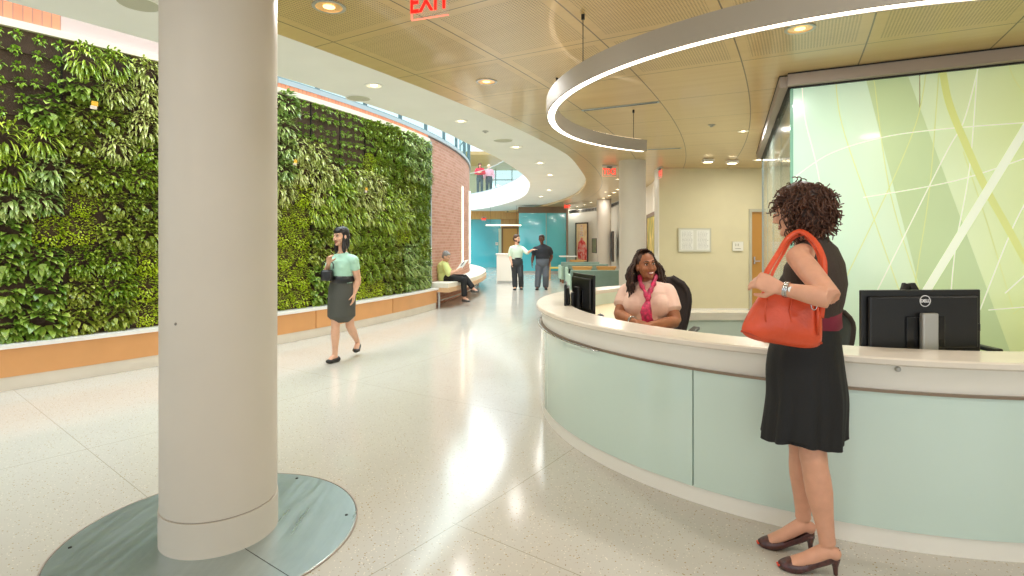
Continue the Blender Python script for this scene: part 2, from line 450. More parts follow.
# ledge (planter bench) under the living wall
RK = 17.02
pb = thing('planter_ledge', 'long curved oak fronted ledge with white stone top under the planted wall', 'bench')
bm = BM(); arc_wall(bm, C1, RW+.005, RK+.06, A_START, -14.7, .405, .44, 110); obj('stone_top', bm, M_stonew, pb, angle=30)
ks = [-14.7, -20.8, -27.15, -33.5, -39.85, -46.2]
ks.append(A_START)
for b, a in zip(ks, ks[1:]):
    arc_obj('front_panel', C1, RW+.02, RK+.01, a+.03, b-.03 if b != ks[0] else b, .13, .405, M_benchwood, pb, n=12)
arc_obj('toe_kick', C1, RW+.02, RK, A_START, -14.75, 0, .13, M_stonec, pb, n=100)

# floating seat round the drum
sb = thing('curved_wall_bench', 'curved floating bench with cream cushion along the brick wall', 'bench')
RS = 17.3
arc_obj('cushion', C1, RW+.02, RS-.02, -14.6, 22, .44, .535, mat('cream_upholstery', '#e6e0cf', .7, bump=.1, bscale=200), sb, n=70)
arc_obj('seat_board', C1, RW+.02, RS, -14.6, 22, .345, .44, mat('light_oak', '#dcb58a', .4), sb, n=70)
bm = BM()
pts = [arc_pt(C1, RS-.25, x, .16) for x in range(-14, 20, 1)]
tube(bm, pts, .015, 8); obj('foot_rail', bm, M_silver, sb)
for a in (-14.4, -8, -2, 4, 10):
    boxm = Matrix.Translation(arc_pt(C1, RS-.25, a, 0))
    boxobj('support', (-.02, .02, -.02, .02, 0, .345), M_silver, sb, mtx=boxm)

# light slots in the brick
for a, z0, z1, lab in ((-4.4, .79, 2.87, 'left tall glowing vertical light strip in the brick wall'), (.9, .79, 2.88, 'right tall glowing vertical light strip at the edge of the brick wall')):
    t = thing('wall_light', lab, 'light', tuple(arc_pt(C1, RW+(.03 if a > 0 else 0), a)), math.radians(a), 'vertical light strips in the brick')
    boxobj('housing', (-.03, .02, -.085, .085, z0-.03, z1+.03), M_trimw, t)
    boxobj('diffuser', (.021, .03, -.06, .06, z0, z1), M_glow, t)
    boxobj('side_glow', (.02, .028, -.083, -.062, z0, z1), M_strip, t)

# far end: teal glass walls, wood lobby, opening
def wallbox(name, x0, x1, y0, y1, z0, z1, m): return struct(boxobj(name, (x0, x1, y0, y1, z0, z1), m))
wallbox('wall_back', -12, -.6, 29.6, 29.9, 0, 2.6, M_tealglass)
M_wood_far = make_wood('golden_veneer', '#c58f4c', '#dcae6c', 'z', .35)
wallbox('wall_back_header', -12, .4, 29.4, 29.9, 2.6, 3.03, M_wood_far)
wallbox('wall_back_veneer', -.6, .9, 29.6, 29.9, 0, 2.6, M_wood_far)
for x in (-6, -4.2, -2.4): wallbox('trim_5', x-.01, x+.01, 29.585, 29.6, 0, 2.6, M_silver)
d = thing('door_1', 'x', 'door'); del d['label']; del d['category']; d['kind'] = 'structure'; d.location = (-.1, 29.55, 0)
boxobj('door_leaf', (-.38, .38, -.03, .03, 0, 2.1), mat('amber_wood', '#e0a050', .3), d)
bm = BM(); box(bm, -.45, -.38, -.06, .05, 0, 2.1); box(bm, .38, .45, -.06, .05, 0, 2.1); box(bm, -.45, .45, -.06, .05, 2.1, 2.18); obj('door_frame', bm, mat('brown_frame', '#8c6238', .4), d)
boxobj('side_light', (-.62, -.47, -.02, .02, 0, 2.1), mat('pale_glass', '#d6dfc4', .2), d)
boxobj('door_handle', (.28, .31, -.09, -.03, .95, 1.15), M_chrome, d)
# right-hand teal glass volume
bm = BM(); box(bm, .31, 1.52, 24.5, 24.8, 0, 2.68); struct(obj('wall_teal_left', bm, mat('bright_teal_glass', '#5ccddc', .08, coat=1, var=.06, vscale=.6)))  # lighter teal than the right part, its reflection put into the colour
wallbox('wall_teal_right', 1.53, 2.42, 24.5, 24.8, 0, 2.68, M_tealglass)
wallbox('wall_teal_return', .31, .4, 24.8, 29.6, 0, 2.68, M_tealglass)
wallbox('trim_6', .28, 2.44, 24.44, 24.82, 2.68, 2.95, mat('bronze_header', '#7c6a54', .5))
wallbox('trim_7', .28, 2.44, 24.44, 24.5, 0, .09, M_silver)
wallbox('trim_8', 1.515, 1.535, 24.48, 24.5, .09, 2.68, M_silver)
wallbox('trim_9', 2.42, 2.5, 24.4, 24.8, 0, 2.95, mat('brown_jamb', '#8a7862', .5))
# cream corridor wall
cw = catmull([Vector(p+(0,)) for p in ((2.45,25.6),(3.2,25.1),(3.76,24.0),(4.0,22.2),(4.0,20.2),(3.9,17.5),(3.7,14.6),(3.25,12.3),(3.07,11.55))], 8)
bm = BM(); slab(bm, cw, [p+Vector((.35, .25, 0)) for p in cw], 0, CEIL); struct(obj('wall_right', bm, M_cream, angle=30))
bm = BM(); slab(bm, [p-Vector((.012,.012,0)) for p in cw], cw, 0, .12); struct(obj('baseboard_right', bm, M_trimw))
# tan wall behind the desk with door
for nm, x0, x1, z0, z1 in (('wall_front_panel', 3.07, 4.96, 0, CEIL), ('wall_front_panel', 5.92, 13, 0, CEIL), ('wall_front_panel', 4.96, 5.92, 2.1, CEIL)):
    o = wallbox('wall_reception', x0, x1, 11.5, 11.75, z0, z1, M_tan)
wallbox('baseboard_reception', 3.05, 4.94, 11.48, 11.5, 0, .02, M_trimw)
wallbox('trim_10', 3.05, 3.075, 11.46, 11.76, 0, CEIL, M_trimw)
d = thing('door_2', 'x', 'door'); del d['label']; del d['category']; d['kind'] = 'structure'; d.location = (5.44, 11.58, 0)
boxobj('door_leaf', (-.42, .42, -.03, .03, .01, 2.04), mat('honey_door', '#c08a3c', .35), d)
bm = BM(); box(bm, -.478, -.42, -.1, .06, 0, 2.038); box(bm, .42, .478, -.1, .06, 0, 2.038); box(bm, -.478, .478, -.1, .06, 2.04, 2.098); obj('door_frame', bm, mat('door_frame_paint', '#bdb89e', .5), d)
bm = BM(); box(bm, -.37, -.34, -.07, -.03, .95, 1.1); box(bm, -.37, -.25, -.1, -.07, 1.0, 1.02); obj('door_handle', bm, M_chrome, d)

# frosted glass enclosure behind the desk
GA = Vector((2.57, 5.05, 0)); GB = Vector((4.04, 4.33, 0)); gd = (GB-GA).normalized(); gn = Vector((gd.y, -gd.x, 0))  # gn points to camera side
GS = Vector((4.33, 9.48, 0)); sd = (GS-GA).normalized()
ang = math.atan2(gd.y, gd.x)
gw = struct(thing('wall_glass', 'x', 'x', tuple(GA), ang)); del gw['label']; del gw['category']
def mural_mat():
    m = mat('mural_glass', '#d8e8bc', .22, coat=.35, spec=.4); g = NT(m)
    tc = g.n('ShaderNodeTexCoord'); x = g.n('ShaderNodeSeparateXYZ'); g.nt.links.new(tc.outputs['Object'], x.inputs[0])
    r = g.n('ShaderNodeValToRGB'); e = r.color_ramp.elements
    e[0].position = 0; e[0].color = L('#bfe0c8'); e[1].position = 1; e[1].color = L('#cfdc86')
    a = e.new(.28); a.color = L('#d0e6c8'); a = e.new(.62); a.color = L('#d8e6b4')
    g.nt.links.new(g.m('DIVIDE', x.outputs[0], 2.1), r.inputs[0])
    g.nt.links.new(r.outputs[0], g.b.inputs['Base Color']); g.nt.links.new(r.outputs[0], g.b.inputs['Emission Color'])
    g.b.inputs['Emission Strength'].default_value = .25  # even glow stands in for office light coming through the glass
    return m
M_mural = mural_mat()
M_m = [mat('mural_dark_green', '#c0d4a0', .3, emit=.22), mat('mural_white', '#e9f1d8', .3, emit=.3), mat('mural_yellow', '#d4dc88', .3, emit=.26), mat('mural_pale_yellow', '#d2dc94', .3, emit=.25)]  # print colours glow too, in place of light from behind
for k in range(5):
    x0 = k*.965+.0; boxobj('glass_panel', (x0+(.0 if k == 0 else .004), x0+.961, 0, .012, .0, 2.84), M_mural, gw)
def gp(px, py):                       # point on the glass in panel coordinates (metres along, height)
    u = 780+px/2.4016; v = 60+py/2.4; k = (u-512)/F
    t = (k*GA.y-GA.x)/(gd.x-k*gd.y); Y = GA.y+gd.y*t
    return t, EYE-(v-HOR)*Y/F
def band(bm, pts, w, mi, dy):
    q = [gp(*p) for p in pts]; q = catmull([Vector((a, b, 0)) for a, b in q], 8) if len(q) > 2 else [Vector((a, b, 0)) for a, b in q]
    prev = None
    for i, p in enumerate(q):
        t = (q[min(i+1, len(q)-1)]-q[max(i-1, 0)]).normalized(); nn = Vector((-t.y, t.x, 0))*w/2
        cur = [bm.verts.new((p.x+nn.x, -dy, min(2.835, p.y+nn.y))), bm.verts.new((p.x-nn.x, -dy, min(2.835, p.y-nn.y)))]
        if prev: f = bm.faces.new((prev[0], prev[1], cur[1], cur[0])); f.material_index = mi
        prev = cur
bm = BM()
q = [gp(*p) for p in ((207, 40), (307, 25), (560, 720), (380, 720))]
f = bm.faces.new([bm.verts.new((a, -.001, min(2.835, max(.1, b)))) for a, b in q]); f.material_index = 0
band(bm, [(388, 10), (405, 100), (445, 200), (495, 310), (545, 400), (600, 500)], .05, 2, .0022)
band(bm, [(640, 75), (586, 170), (350, 556), (300, 640)], .06, 1, .0026)
for pts in ([(52, 40), (60, 140), (95, 290), (130, 560)], [(478, 10), (440, 150), (390, 240), (200, 620)], [(474, 20), (455, 260), (420, 460), (405, 640)],
            [(30, 285), (120, 225), (250, 185), (400, 165), (620, 148)], [(620, 290), (560, 400), (480, 600)], [(620, 225), (420, 290), (200, 330)], [(500, 600), (620, 590)], [(540, 560), (640, 470)]):
    band(bm, pts, .009, 1, .0018)
for pts in ([(133, 40), (150, 160), (225, 380), (310, 620)], [(352, 20), (330, 140), (270, 290), (140, 560)], [(225, 40), (265, 320), (350, 600)], [(382, 20), (360, 300), (330, 500), (310, 640)],
            [(548, 0), (565, 50), (640, 150)], [(440, 220), (500, 400), (560, 600)], [(560, 610), (640, 540)]):
    band(bm, pts, .008, 3, .0014)
bmesh.ops.recalc_face_normals(bm, faces=bm.faces)
obj('printed_pattern', bm, M_m, gw)
boxobj('head_beam', (-.03, 5.2, -.1, .08, 2.84, CEIL-.012), M_beam, gw)
boxobj('reveal', (-.03, 5.2, -.105, .09, CEIL-.012, CEIL), M_reveal, gw)
boxobj('reveal', (-.03, 5.2, -.03, .03, 2.828, 2.84), M_reveal, gw)
sg = struct(thing('wall_glass_side', 'x', 'x', tuple(GA), math.atan2(sd.y, sd.x))); del sg['label']; del sg['category']
slen = (GS-GA).length
M_side = mat('side_glass', '#c6d6cc', .12, coat=.5, alpha=.5)
for k in range(4): boxobj('glass_panel', (k*slen/4+.004, (k+1)*slen/4-.004, -.012, 0, 0, 2.84), M_side, sg)
boxobj('head_beam', (-.03, slen, -.08, .1, 2.84, CEIL-.012), M_beam, sg)
boxobj('reveal', (-.03, slen, -.09, .105, CEIL-.012, CEIL), M_reveal, sg)
boxobj('reveal', (-.03, slen, -.03, .03, 2.828, 2.84), M_reveal, sg)
boxobj('post', (slen-.012, slen+.006, -.012, .012, 0, 2.84), M_bluegrey, sg)
boxobj('corner_seal', (-.008, .004, -.014, .012, 0, 2.84), mat('green_glass_edge', '#7fb39a', .2), sg)
bl = tag(empty('window_blind', tuple(GA+sd*.9+Vector((.12, -.05, 0))), math.atan2(sd.y, sd.x)), 'pale horizontal blind behind the side glass of the office', 'blind')
bm = BM()
for k in range(90): box(bm, 0, 3.6, -.012, .012, .4+k*.024, .402+k*.024, Matrix.Translation((0, 0, 0)))
obj('slats', bm, mat('blind_slats', '#d8dccf', .5), bl); boxobj('head_rail', (0, 3.6, -.03, .03, 2.56, 2.62), M_trimw, bl)

# columns
def column(c, r, z1, disc=None, base=True):
    t = struct(empty('column', (c[0], c[1], 0)))
    bm = BM(); cyl(bm, (0, 0), r, .17 if base else 0, z1, 96); obj('shaft', bm, M_column, t, angle=40)
    if base:
        bm = BM(); cyl(bm, (0, 0), r+.004, 0, .165, 96); obj('base_ring', bm, M_column, t, angle=40)
        bm = BM(); cyl(bm, (0, 0), r-.004, .16, .175, 96); obj('joint', bm, M_beam, t, angle=40)
    return t
c = column((-1.438, 2.709), .258, 3.03); tag(c, 'large round cream column in the left foreground', 'column'); c['kind'] = 'structure'
bm = BM(); ell(bm, (-.069, -.247, 1.058), (.007, .007, .007)); obj('bolt', bm, mat('bolt_grey', '#8a857a', .5), c)
c = column((2.29, 10.45), .25, CEIL, base=False); tag(c, 'round white column behind the seated receptionist', 'column'); c['kind'] = 'structure'
c = column((3.37, 20.1), .26, CEIL, base=False); tag(c, 'thin far white column beside the corridor paintings', 'column'); c['kind'] = 'structure'
# steel floor disc round the near column
def disc_mat():
    m = mat('brushed_steel_disc', '#8c9a98', .3, metal=.85); g = NT(m); X, R, A = polar(g, Vector((-1.4568, 2.7017, 0)))
    v = g.xyz(X[0], X[1]); n1 = g.noise(v, 2.2, 6); v2 = g.xyz(g.m('MULTIPLY', X[0], 30), g.m('MULTIPLY', X[1], 2)); n2 = g.noise(v2, 1, 5)
    n3 = g.noise(g.xyz(g.m('MULTIPLY', R, 40), g.m('MULTIPLY', A, .02)), 1, 3)
    c = g.mix(n1, L('#98a6a6'), L('#d9e3e3')); c = g.mix(g.m('MULTIPLY', n2, .35), c, L('#7c8c8a')); c = g.mix(g.m('MULTIPLY', n3, .2), c, L('#dfe6e2'))
    g.nt.links.new(c, g.b.inputs['Base Color']); g.nt.links.new(g.m('MULTIPLY_ADD', n2, .25, .2), g.b.inputs['Roughness'])
    return m
dt = thing('floor_disc', 'large round brushed steel plate on the floor around the foreground column', 'floor plate', (-1.4568, 2.7017, 0))
bm = BM(); lathe(bm, [(.2, .001), (.2, .006), (.66, .006), (.6665, .001)], 128); obj('plate', bm, disc_mat(), dt, angle=30)
bm = BM(); lathe(bm, [(.6665, .0005), (.6665, .005), (.673, .005), (.673, .0005)], 128); obj('edge_band', bm, M_beam, dt)
for k in range(6):
    a = k*PI/3+.25; bm = BM(); cyl(bm, (.615*math.cos(a), .615*math.sin(a)), .008, .006, .0085, 12); obj('screw', bm, M_dark, dt)
bm = BM(); a = math.radians(-36)
for s in (1,): box(bm, .27, .66, -.0015, .0015, .0062, .0066, Matrix.Rotation(a, 4, 'Z'))
obj('joint', bm, M_dark, dt)

# upper level seen through the opening
bm = BM(); box(bm, -16, 6, 33.5, 41, 6.7, 6.9); struct(obj('ceiling_upper', bm, make_wood('upper_ceiling_wood', '#c9ae72', '#dcc48a', 'x')))
ug = struct(thing('window_20', 'x', 'x')); del ug['label']; del ug['category']
bm = BM()
for k in range(16): x = -12+k*1.2; box(bm, x-.03, x+.03, 40.4, 40.5, 3.8, 6.7)
box(bm, -12, 6, 40.4, 40.5, 5.9, 5.96); box(bm, -12, 6, 40.4, 40.5, 3.8, 3.95); obj('window_frame', bm, M_teal_frame, ug)
boxobj('pane', (-12, 6, 40.44, 40.45, 3.95, 6.7), M_pane, ug)
wallbox('floor_upper', -16, 6, 33, 41, 3.5, 3.84, M_white)
wallbox('wall_upper', -3.3, -1.6, 38.6, 38.8, 3.84, 6.7, mat('pale_green_wall', '#dfe3c0', .7))
# glass balustrade on the void edge
rail = thing('glass_balustrade', 'curved glass balustrade with steel rail round the upper opening', 'balustrade')
seg = [i for i in range(NS) if V[i].y > 13 and V[i].x > -9]
edge = [V[i].lerp(W[i], .03) for i in seg]
bm = BM(); n = len(edge)
va = [(bm.verts.new((p.x, p.y, 3.88)), bm.verts.new((p.x, p.y, 4.9))) for p in edge]
for a, b in zip(va, va[1:]): bm.faces.new((a[0], b[0], b[1], a[1]))
o = obj('glass', bm, M_pane, rail); so = o.modifiers.new('t', 'SOLIDIFY'); so.thickness = .012
bm = BM(); tube(bm, [p+Vector((0, 0, 4.92)) for p in edge], .022, 8); obj('handrail', bm, M_silver, rail)

# glazed entrance front behind the camera (its bars show in reflections)
ef = struct(thing('window_21', 'x', 'x')); del ef['label']; del ef['category']
bm = BM()
for x in (-9, -6.5, -4, -1.5, 1, 3.5, 6, 8.5, 11): box(bm, x-.04, x+.04, -4.5, -4.4, 0, 2.95)
box(bm, -12, 12, -4.5, -4.4, 2.3, 2.36); box(bm, -12, 12, -4.5, -4.4, 0, .12)
obj('window_frame', bm, M_teal_frame, ef)
wallbox('wall_side', 8.5, 8.7, -4.5, 4, 0, CEIL, M_cream)
# ------------------------------------------------------------------ reception desk
def dpt(r, deg, z=0): return arc_pt(DC, r, deg, z)
desk = thing('reception_desk', 'large round white reception desk with mint glass front panels', 'reception desk')
def ringo(name, r0, r1, a0, a1, z0, z1, m, n=None, parent=desk):
    return arc_obj(name, DC, r0, r1, a0, a1, z0, z1, m, parent, n=n or max(4, int(abs(a1-a0)/2)))
DA0, DA1 = -246.0, -18.0          # counter runs from behind the receptionist round to the glass wall
bm = BM()
prof = [(2.0, .858), (2.27, .858), (2.28, .866), (2.28, .887), (2.272, .895), (2.0, .895)]
lathe(bm, prof, 150, tuple(DC), math.radians(DA0), math.radians(DA1), closedprof=True); bmesh.ops.recalc_face_normals(bm, faces=bm.faces)
obj('countertop', bm, M_stonec, desk, angle=35)
bm = BM()
lathe(bm, [(2.04, .735), (2.226, .735), (2.236, .8), (2.25, .858), (2.04, .858)], 150, tuple(DC), math.radians(DA0), math.radians(DA1), closedprof=True); bmesh.ops.recalc_face_normals(bm, faces=bm.faces)
obj('apron', bm, M_trimw, desk, angle=35)
ringo('metal_strip', 2.22, 2.247, DA0, DA1, .726, .738, mat('bronze_strip', '#8d7a66', .35, metal=.7))
seams = [-249.1+39*k for k in range(7)]
for a, b in zip(seams, seams[1:]):
    a, b = max(a, DA0), min(b, DA1)
    if b > a: ringo('glass_panel', 2.2, 2.24, a+.09, b-.09, .092, .726, M_deskglass)
ringo('backing', 2.1, 2.198, DA0, DA1, .0, .735, M_dark)
ringo('toe_kick', 2.12, 2.23, DA0, DA1, 0, .09, M_trimw)
ringo('inner_face', 2.005, 2.03, DA0, DA1, .74, .858, mat('pale_mint_laminate', '#d5dfce', .5))
ringo('work_surface', 1.42, 2.04, DA0, -40, .70, .74, mat('maple_worktop', '#ead9b4', .4))
ringo('modesty_panel', 1.98, 2.04, DA0, DA1, 0, .70, M_trimw)
bm = BM()
for sgn, aa in ((0, -176), (0, -184), (0, -192)): pass
tube(bm, [dpt(2.262, a, .728) for a in range(-205, -148, 2)], .006, 8); obj('edge_rail', bm, M_chrome, desk)
bm = BM(); d_ = dpt(2.249, -108.5, .84); ell(bm, d_, (.013, .013, .013)); obj('button', bm, M_silver, desk, smooth=True)
low = thing('low_rear_counter', 'low curved white and mint counter behind the receptionist near the tan wall', 'counter')
arc_obj('top', DC, 2.0, 2.3, 72, 112.5, .47, .56, M_stonec, low, n=24)
arc_obj('front_panel', DC, 2.03, 2.25, 72, 112.5, .05, .47, mat('pale_mint_panel', '#cdd8cc', .3), low, n=24)
arc_obj('toe_kick', DC, 2.06, 2.22, 72, 112.5, 0, .05, M_trimw, low, n=24)

# ------------------------------------------------------------------ ring pendant
pr = thing('ring_pendant', 'large curved suspended ring light over the reception desk', 'pendant light')
PA0 = -22.0; PC = Vector((2.5, 4.48, 0))
a_end = -244.3
arc_obj('housing', PC, 2.135, 2.215, a_end, PA0, 2.492, 2.61, M_pendant, pr, n=120)
arc_obj('diffuser', PC, 2.147, 2.203, a_end+.4, PA0, 2.48, 2.492, mat('pendant_glow', '#fff4e2', .5, emit=5), pr, n=120)
bm = BM(); arc_wall(bm, PC, 2.135, 2.147, a_end, PA0, 2.476, 2.492, 120); arc_wall(bm, PC, 2.203, 2.215, a_end, PA0, 2.476, 2.492, 120); obj('edge_lip', bm, M_pendant, pr)
arc_obj('added_uplight', PC, 2.15, 2.2, a_end+2, PA0, 2.61, 2.616, mat('added_uplight_glow', '#ffe8c8', .5, emit=2), pr, n=100)  # glowing strip added on the pendant top to light the ceiling
for (u, v) in ((583, 61), (633.5, 139), (557, 107)):
    k = (u-512)/F; C_ = PC
    aa = 1+k*k; bb = -2*(k*C_.x+C_.y); cc = C_.x**2+C_.y**2-2.175**2; D_ = max(0, bb*bb-4*aa*cc)**.5
    Z = (-bb-D_)/2/aa if u == 583 else (-bb+D_)/2/aa
    bm = BM(); tube(bm, [(k*Z, Z, 2.61), (k*Z, Z, CEIL)], .003, 6); cyl(bm, (k*Z, Z), .012, CEIL-.035, CEIL-.001, 10); obj('suspension_cable', bm, M_dark, pr)

# ------------------------------------------------------------------ ceiling fittings
def at_ceiling(u, v, z=CEIL): d = z-EYE; Z = F*d/(HOR-v); return ((u-512)*Z/F, Z)
def downlight(x, y, z, r, label, group, power=0, col=(1,.98,.94), gold=True, depth=.09):
    t = thing('downlight', label, 'ceiling light', (x, y, z), 0, group)
    bm = BM(); lathe(bm, [(r, -.001), (r+.022, -.001), (r+.022, -.006), (r, -.006)], 32, closedprof=True); obj('trim_ring', bm, M_silver if gold else M_white, t, angle=40)
    bm = BM(); lathe(bm, [(r, -.006), (r*.985, -.002), (r*.6, -.0005), (.001, -.0003)], 32); obj('reflector', bm, M_cone if gold else mat('white_reflector', '#f4ead0', .3, emit=.5), t, angle=40)
    bm = BM(); cyl(bm, (0, 0), r*.45, -.0045, -.002, 20); obj('lamp', bm, mat('lamp_gold_glow', '#ffd79a', .5, emit=2.2) if gold else M_lampglow, t)
    if power:
        l = area('lamp_light', (x, y, z-.012), .16, power, col); l.data.shape = 'DISK'
    return t
G1 = 'gold downlights in the wood ceiling'
for u, v, r, lab, p in ((329, 6.5, .085, 'gold downlight in the wood ceiling nearest the foreground column', 24), (486.5, 81.5, .08, 'gold downlight in the wood ceiling left of the ring pendant', 24),
                        (800, 28.5, .08, 'gold downlight in the wood ceiling above the frosted glass wall', 24)):
    x, y = at_ceiling(u, v); downlight(x, y, CEIL, r, lab, G1, p)
x, y = at_ceiling(759, 159.7); downlight(x, y, CEIL, .09, 'small downlight in the ceiling beside the tan wall', G1, 20, gold=False)
G2 = 'round lights in the white soffit'
for u, v, lab in ((374, 85.5, 'round soffit light nearest the camera above the living wall'), (461, 121, 'round soffit light above the right end of the living wall'), (516, 147, 'round soffit light right of the upper opening'),
                  (540, 163, 'round soffit light, fourth from the camera'), (550, 175, 'small soffit light between the upper opening and the wood ceiling edge'), (549, 190, 'faint far soffit light near the exit sign'), (541, 196.5, 'farthest soffit light before the teal wall')):
    x, y = at_ceiling(u, v, 3.03); downlight(x, y, 3.03, .075 if y < 9 else .1, lab, G2, 5, (1,.98,.95), gold=False)
for i, (u, v, lab) in enumerate(((139, 3.5, 'round grey ceiling speaker above the living wall by the column'), (503, 140.3, 'grey round speaker in the soffit beside the upper opening'), (358.5, 98, 'faint round soffit speaker at the edge above the clerestory windows'))):
    x, y = at_ceiling(u, v, 3.03); t = thing('ceiling_speaker', lab, 'speaker', (x, y, 3.03), 0, 'ceiling speakers')
    bm = BM(); cyl(bm, (0, 0), .125 if y < 8 else .15, -.006, -.001, 40); obj('grille', bm, mat('speaker_grille', '#c4c4ae', .7, bump=.3, bscale=400), t)
    bm = BM(); lathe(bm, [(.125 if y < 8 else .15, -.001), (.14 if y < 8 else .165, -.001), (.14 if y < 8 else .165, -.008), (.125 if y < 8 else .15, -.008)], 40, closedprof=True); obj('trim_ring', bm, M_white, t)
for u, v in ((570, 207.8), (577.3, 206.5), (584.6, 204.5), (591, 202.4), (603.7, 198.2), (609.3, 195.6), (614, 192.5), (618, 189.4)):
    x, y = at_ceiling(u, v); downlight(x, y, CEIL, .07, 'small bright downlight in the far row above the corridor paintings', 'row of far corridor downlights', 7, gold=False)
for u, v, lab in ((711.5, 124.7, 'small round sprinkler plate in the wood ceiling above the receptionist'), (485.5, 131, 'tiny white sensor in the soffit beside the upper opening')):
    z = CEIL if u > 500 else 3.03; x, y = at_ceiling(u, v, z)
    t = thing('sprinkler', lab, 'sprinkler', (x, y, z)); bm = BM(); cyl(bm, (0, 0), .045, -.012, -.001, 24); obj('plate', bm, M_silver, t); bm = BM(); cyl(bm, (0, 0), .018, -.03, -.012, 16); obj('nozzle', bm, M_silver, t)
for u, v, lab in ((708, 161, 'left white square ceiling spotlight by the tan wall'), (732, 162.3, 'right white square ceiling spotlight by the tan wall')):
    x, y = at_ceiling(u, v-2); t = thing('ceiling_spotlight', lab, 'spotlight', (x, y, CEIL)); boxobj('housing', (-.1, .1, -.07, .07, -.06, -.002), M_trimw, t, bev=.01)
    boxobj('lens', (-.07, .07, -.05, .05, -.066, -.061), M_lampglow, t)
# lamps and downlights added to brighten the hall, beyond the known fittings
for x, y, p in ((2.0, 1.2, 26), (4.8, 1.4, 26), (.2, .6, 26), (-2.2, .8, 22), (3.2, 7.6, 30), (1.3, 7.8, 26), (2.6, 13.5, 26), (2.9, 17, 24), (1.2, 27, 24), (4.6, 9.3, 18), (1.6, 4.4, 20)):
    if y < 2 or (x, y) == (1.6, 4.4): area('lamp_light', (x, y, CEIL-.012), .5, p*.8, (1, .98, .95)).data.shape = 'DISK'
    else: downlight(x, y, CEIL, .05, 'added small recessed downlight in the wood ceiling panels', 'added small recessed downlights', p, gold=False)
# aluminium slots in the wood ceiling
for p0, p1, lab in (((582, 110.5), (659, 101.8), 'blue grey metal slot in the wood ceiling inside the ring pendant'), ((647, 149.5), (681.5, 148), 'blue grey metal slot in the wood ceiling right of the pendant end')):
    a = Vector(at_ceiling(*p0)); b = Vector(at_ceiling(*p1)); d = b-a
    t = thing('ceiling_slot', lab, 'air slot', (a.x, a.y, CEIL), math.atan2(d.y, d.x))
    boxobj('frame', (0, d.length, -.03, .03, -.006, -.001), M_bluegrey, t); boxobj('groove', (.02, d.length-.02, -.008, .008, -.008, -.0065), M_reveal, t)

# ------------------------------------------------------------------ exit signs
def exit_sign(loc, rz, label, w=.26, h=.16, flip=False, drop=.1, word=True, edge=False):
    t = thing('exit_sign', label, 'exit sign', loc, rz, None)
    boxobj('mount', (-w*.55, w*.55, -.03, .03, -.03, -.001), M_silver, t, bev=.005)
    boxobj('bracket', (-.05, .05, -.02, .02, -.05, -.03), M_dark, t)
    boxobj('plate', (-w/2, w/2, -.005, .005, -.05-h, -.05), mat('exit_plate', '#e8dccb', .1, coat=.5, alpha=.18), t)
    boxobj('plate_edge', (-w/2, w/2, -.006, .006, -.054-h, -.05-h), mat('exit_plate_edge', '#ff8f78', .4, emit=.8), t)
    boxobj('plate_edge', (-w/2-.004, -w/2, -.006, .006, -.054-h, -.05), mat('exit_plate_edge', '#ff8f78', .4, emit=.8), t)
    if word:
        tx = text_obj('lettering', 'EXIT', h*1.0, M_red, t, (0, -.0075, -.05-h/2+.002), (PI/2, 0, 0), .002, bold=.002)
        tx.scale = (.74, 1, 1)
        if flip: tx.rotation_euler = (PI/2, 0, PI); tx.location = (0, .0005, -.05-h/2+.002)
        return t
# near sign: letters seen from the front
x0, y0 = (430-512)*3.03/F, 3.03
exit_sign((x0, y0, CEIL-.07), math.radians(-20), 'large red exit sign hanging from the wood ceiling near the camera', .225, .165)
exit_sign((1.955, 11, CEIL-.0), 0, 'red exit sign with mirrored letters left of the white column', .27, .17, flip=True)
t = exit_sign((2.2, 21.8, CEIL-.02), 0, 'small far red exit sign in front of the teal glass wall', .26, .17)
exit_sign((-1.5, 29.36, 2.72), 0, 'tiny far red exit sign above the teal wall on the left', .24, .15)
exit_sign((3.05, 11.32, CEIL), PI/2, 'red exit sign seen edge on at the corner of the tan wall', .22, .17)
for o in sc.objects:
    if o.name.startswith('exit_sign'): o['group'] = 'exit signs'

# ------------------------------------------------------------------ computer monitors
def monitor(label, loc, rz, w=.56, h=.345, logo=True, silver=True):
    t = thing('computer_monitor', label, 'monitor', loc, rz)   # back faces local -Y, base at z=0
    zb = .1
    boxobj('screen_bezel', (-w/2, w/2, 0, .018, zb, zb+h), M_black, t, bev=.004)
    boxobj('screen', (-w/2+.015, w/2-.015, .018, .0195, zb+.015, zb+h-.015), mat('screen_glass', '#20242c', .1), t)
    boxobj('back_cover', (-w/2+.03, w/2-.03, -.022, 0, zb+.035, zb+h-.03), M_black, t, bev=.01)
    boxobj('vent_panel', (-w*.16, w*.16, -.03, -.02, zb+.04, zb+h*.6), M_blackgloss, t, bev=.004)
    m2 = M_silver if silver else M_black
    bm = BM(); box(bm, -.042, .042, -.062, -.034, .01, zb+h*.66, bev=.006); obj('stand_neck', bm, m2, t)
    boxobj('stand_foot', (-.12, .12, -.12, .1, 0, .014), m2, t, bev=.006)
    if logo:
        bm = BM(); tube(bm, [(.028*math.cos(a*PI/16), -.024, zb+h-.055+.028*math.sin(a*PI/16)) for a in range(32)], .0022, 6, closed=True)
        obj('logo_ring', bm, mat('logo_white', '#e8e8e8', .4), t)
        text_obj('logo_text', 'DELL', .022, mat('logo_white', '#e8e8e8', .4), t, (0, -.0235, zb+h-.055), (PI/2, 0, 0), .001, bold=.0008)
    return t
m = monitor('black desktop monitor seen from behind with a round white logo and silver stand', (2.125, 2.85, .741), math.radians(4), .655, .335)
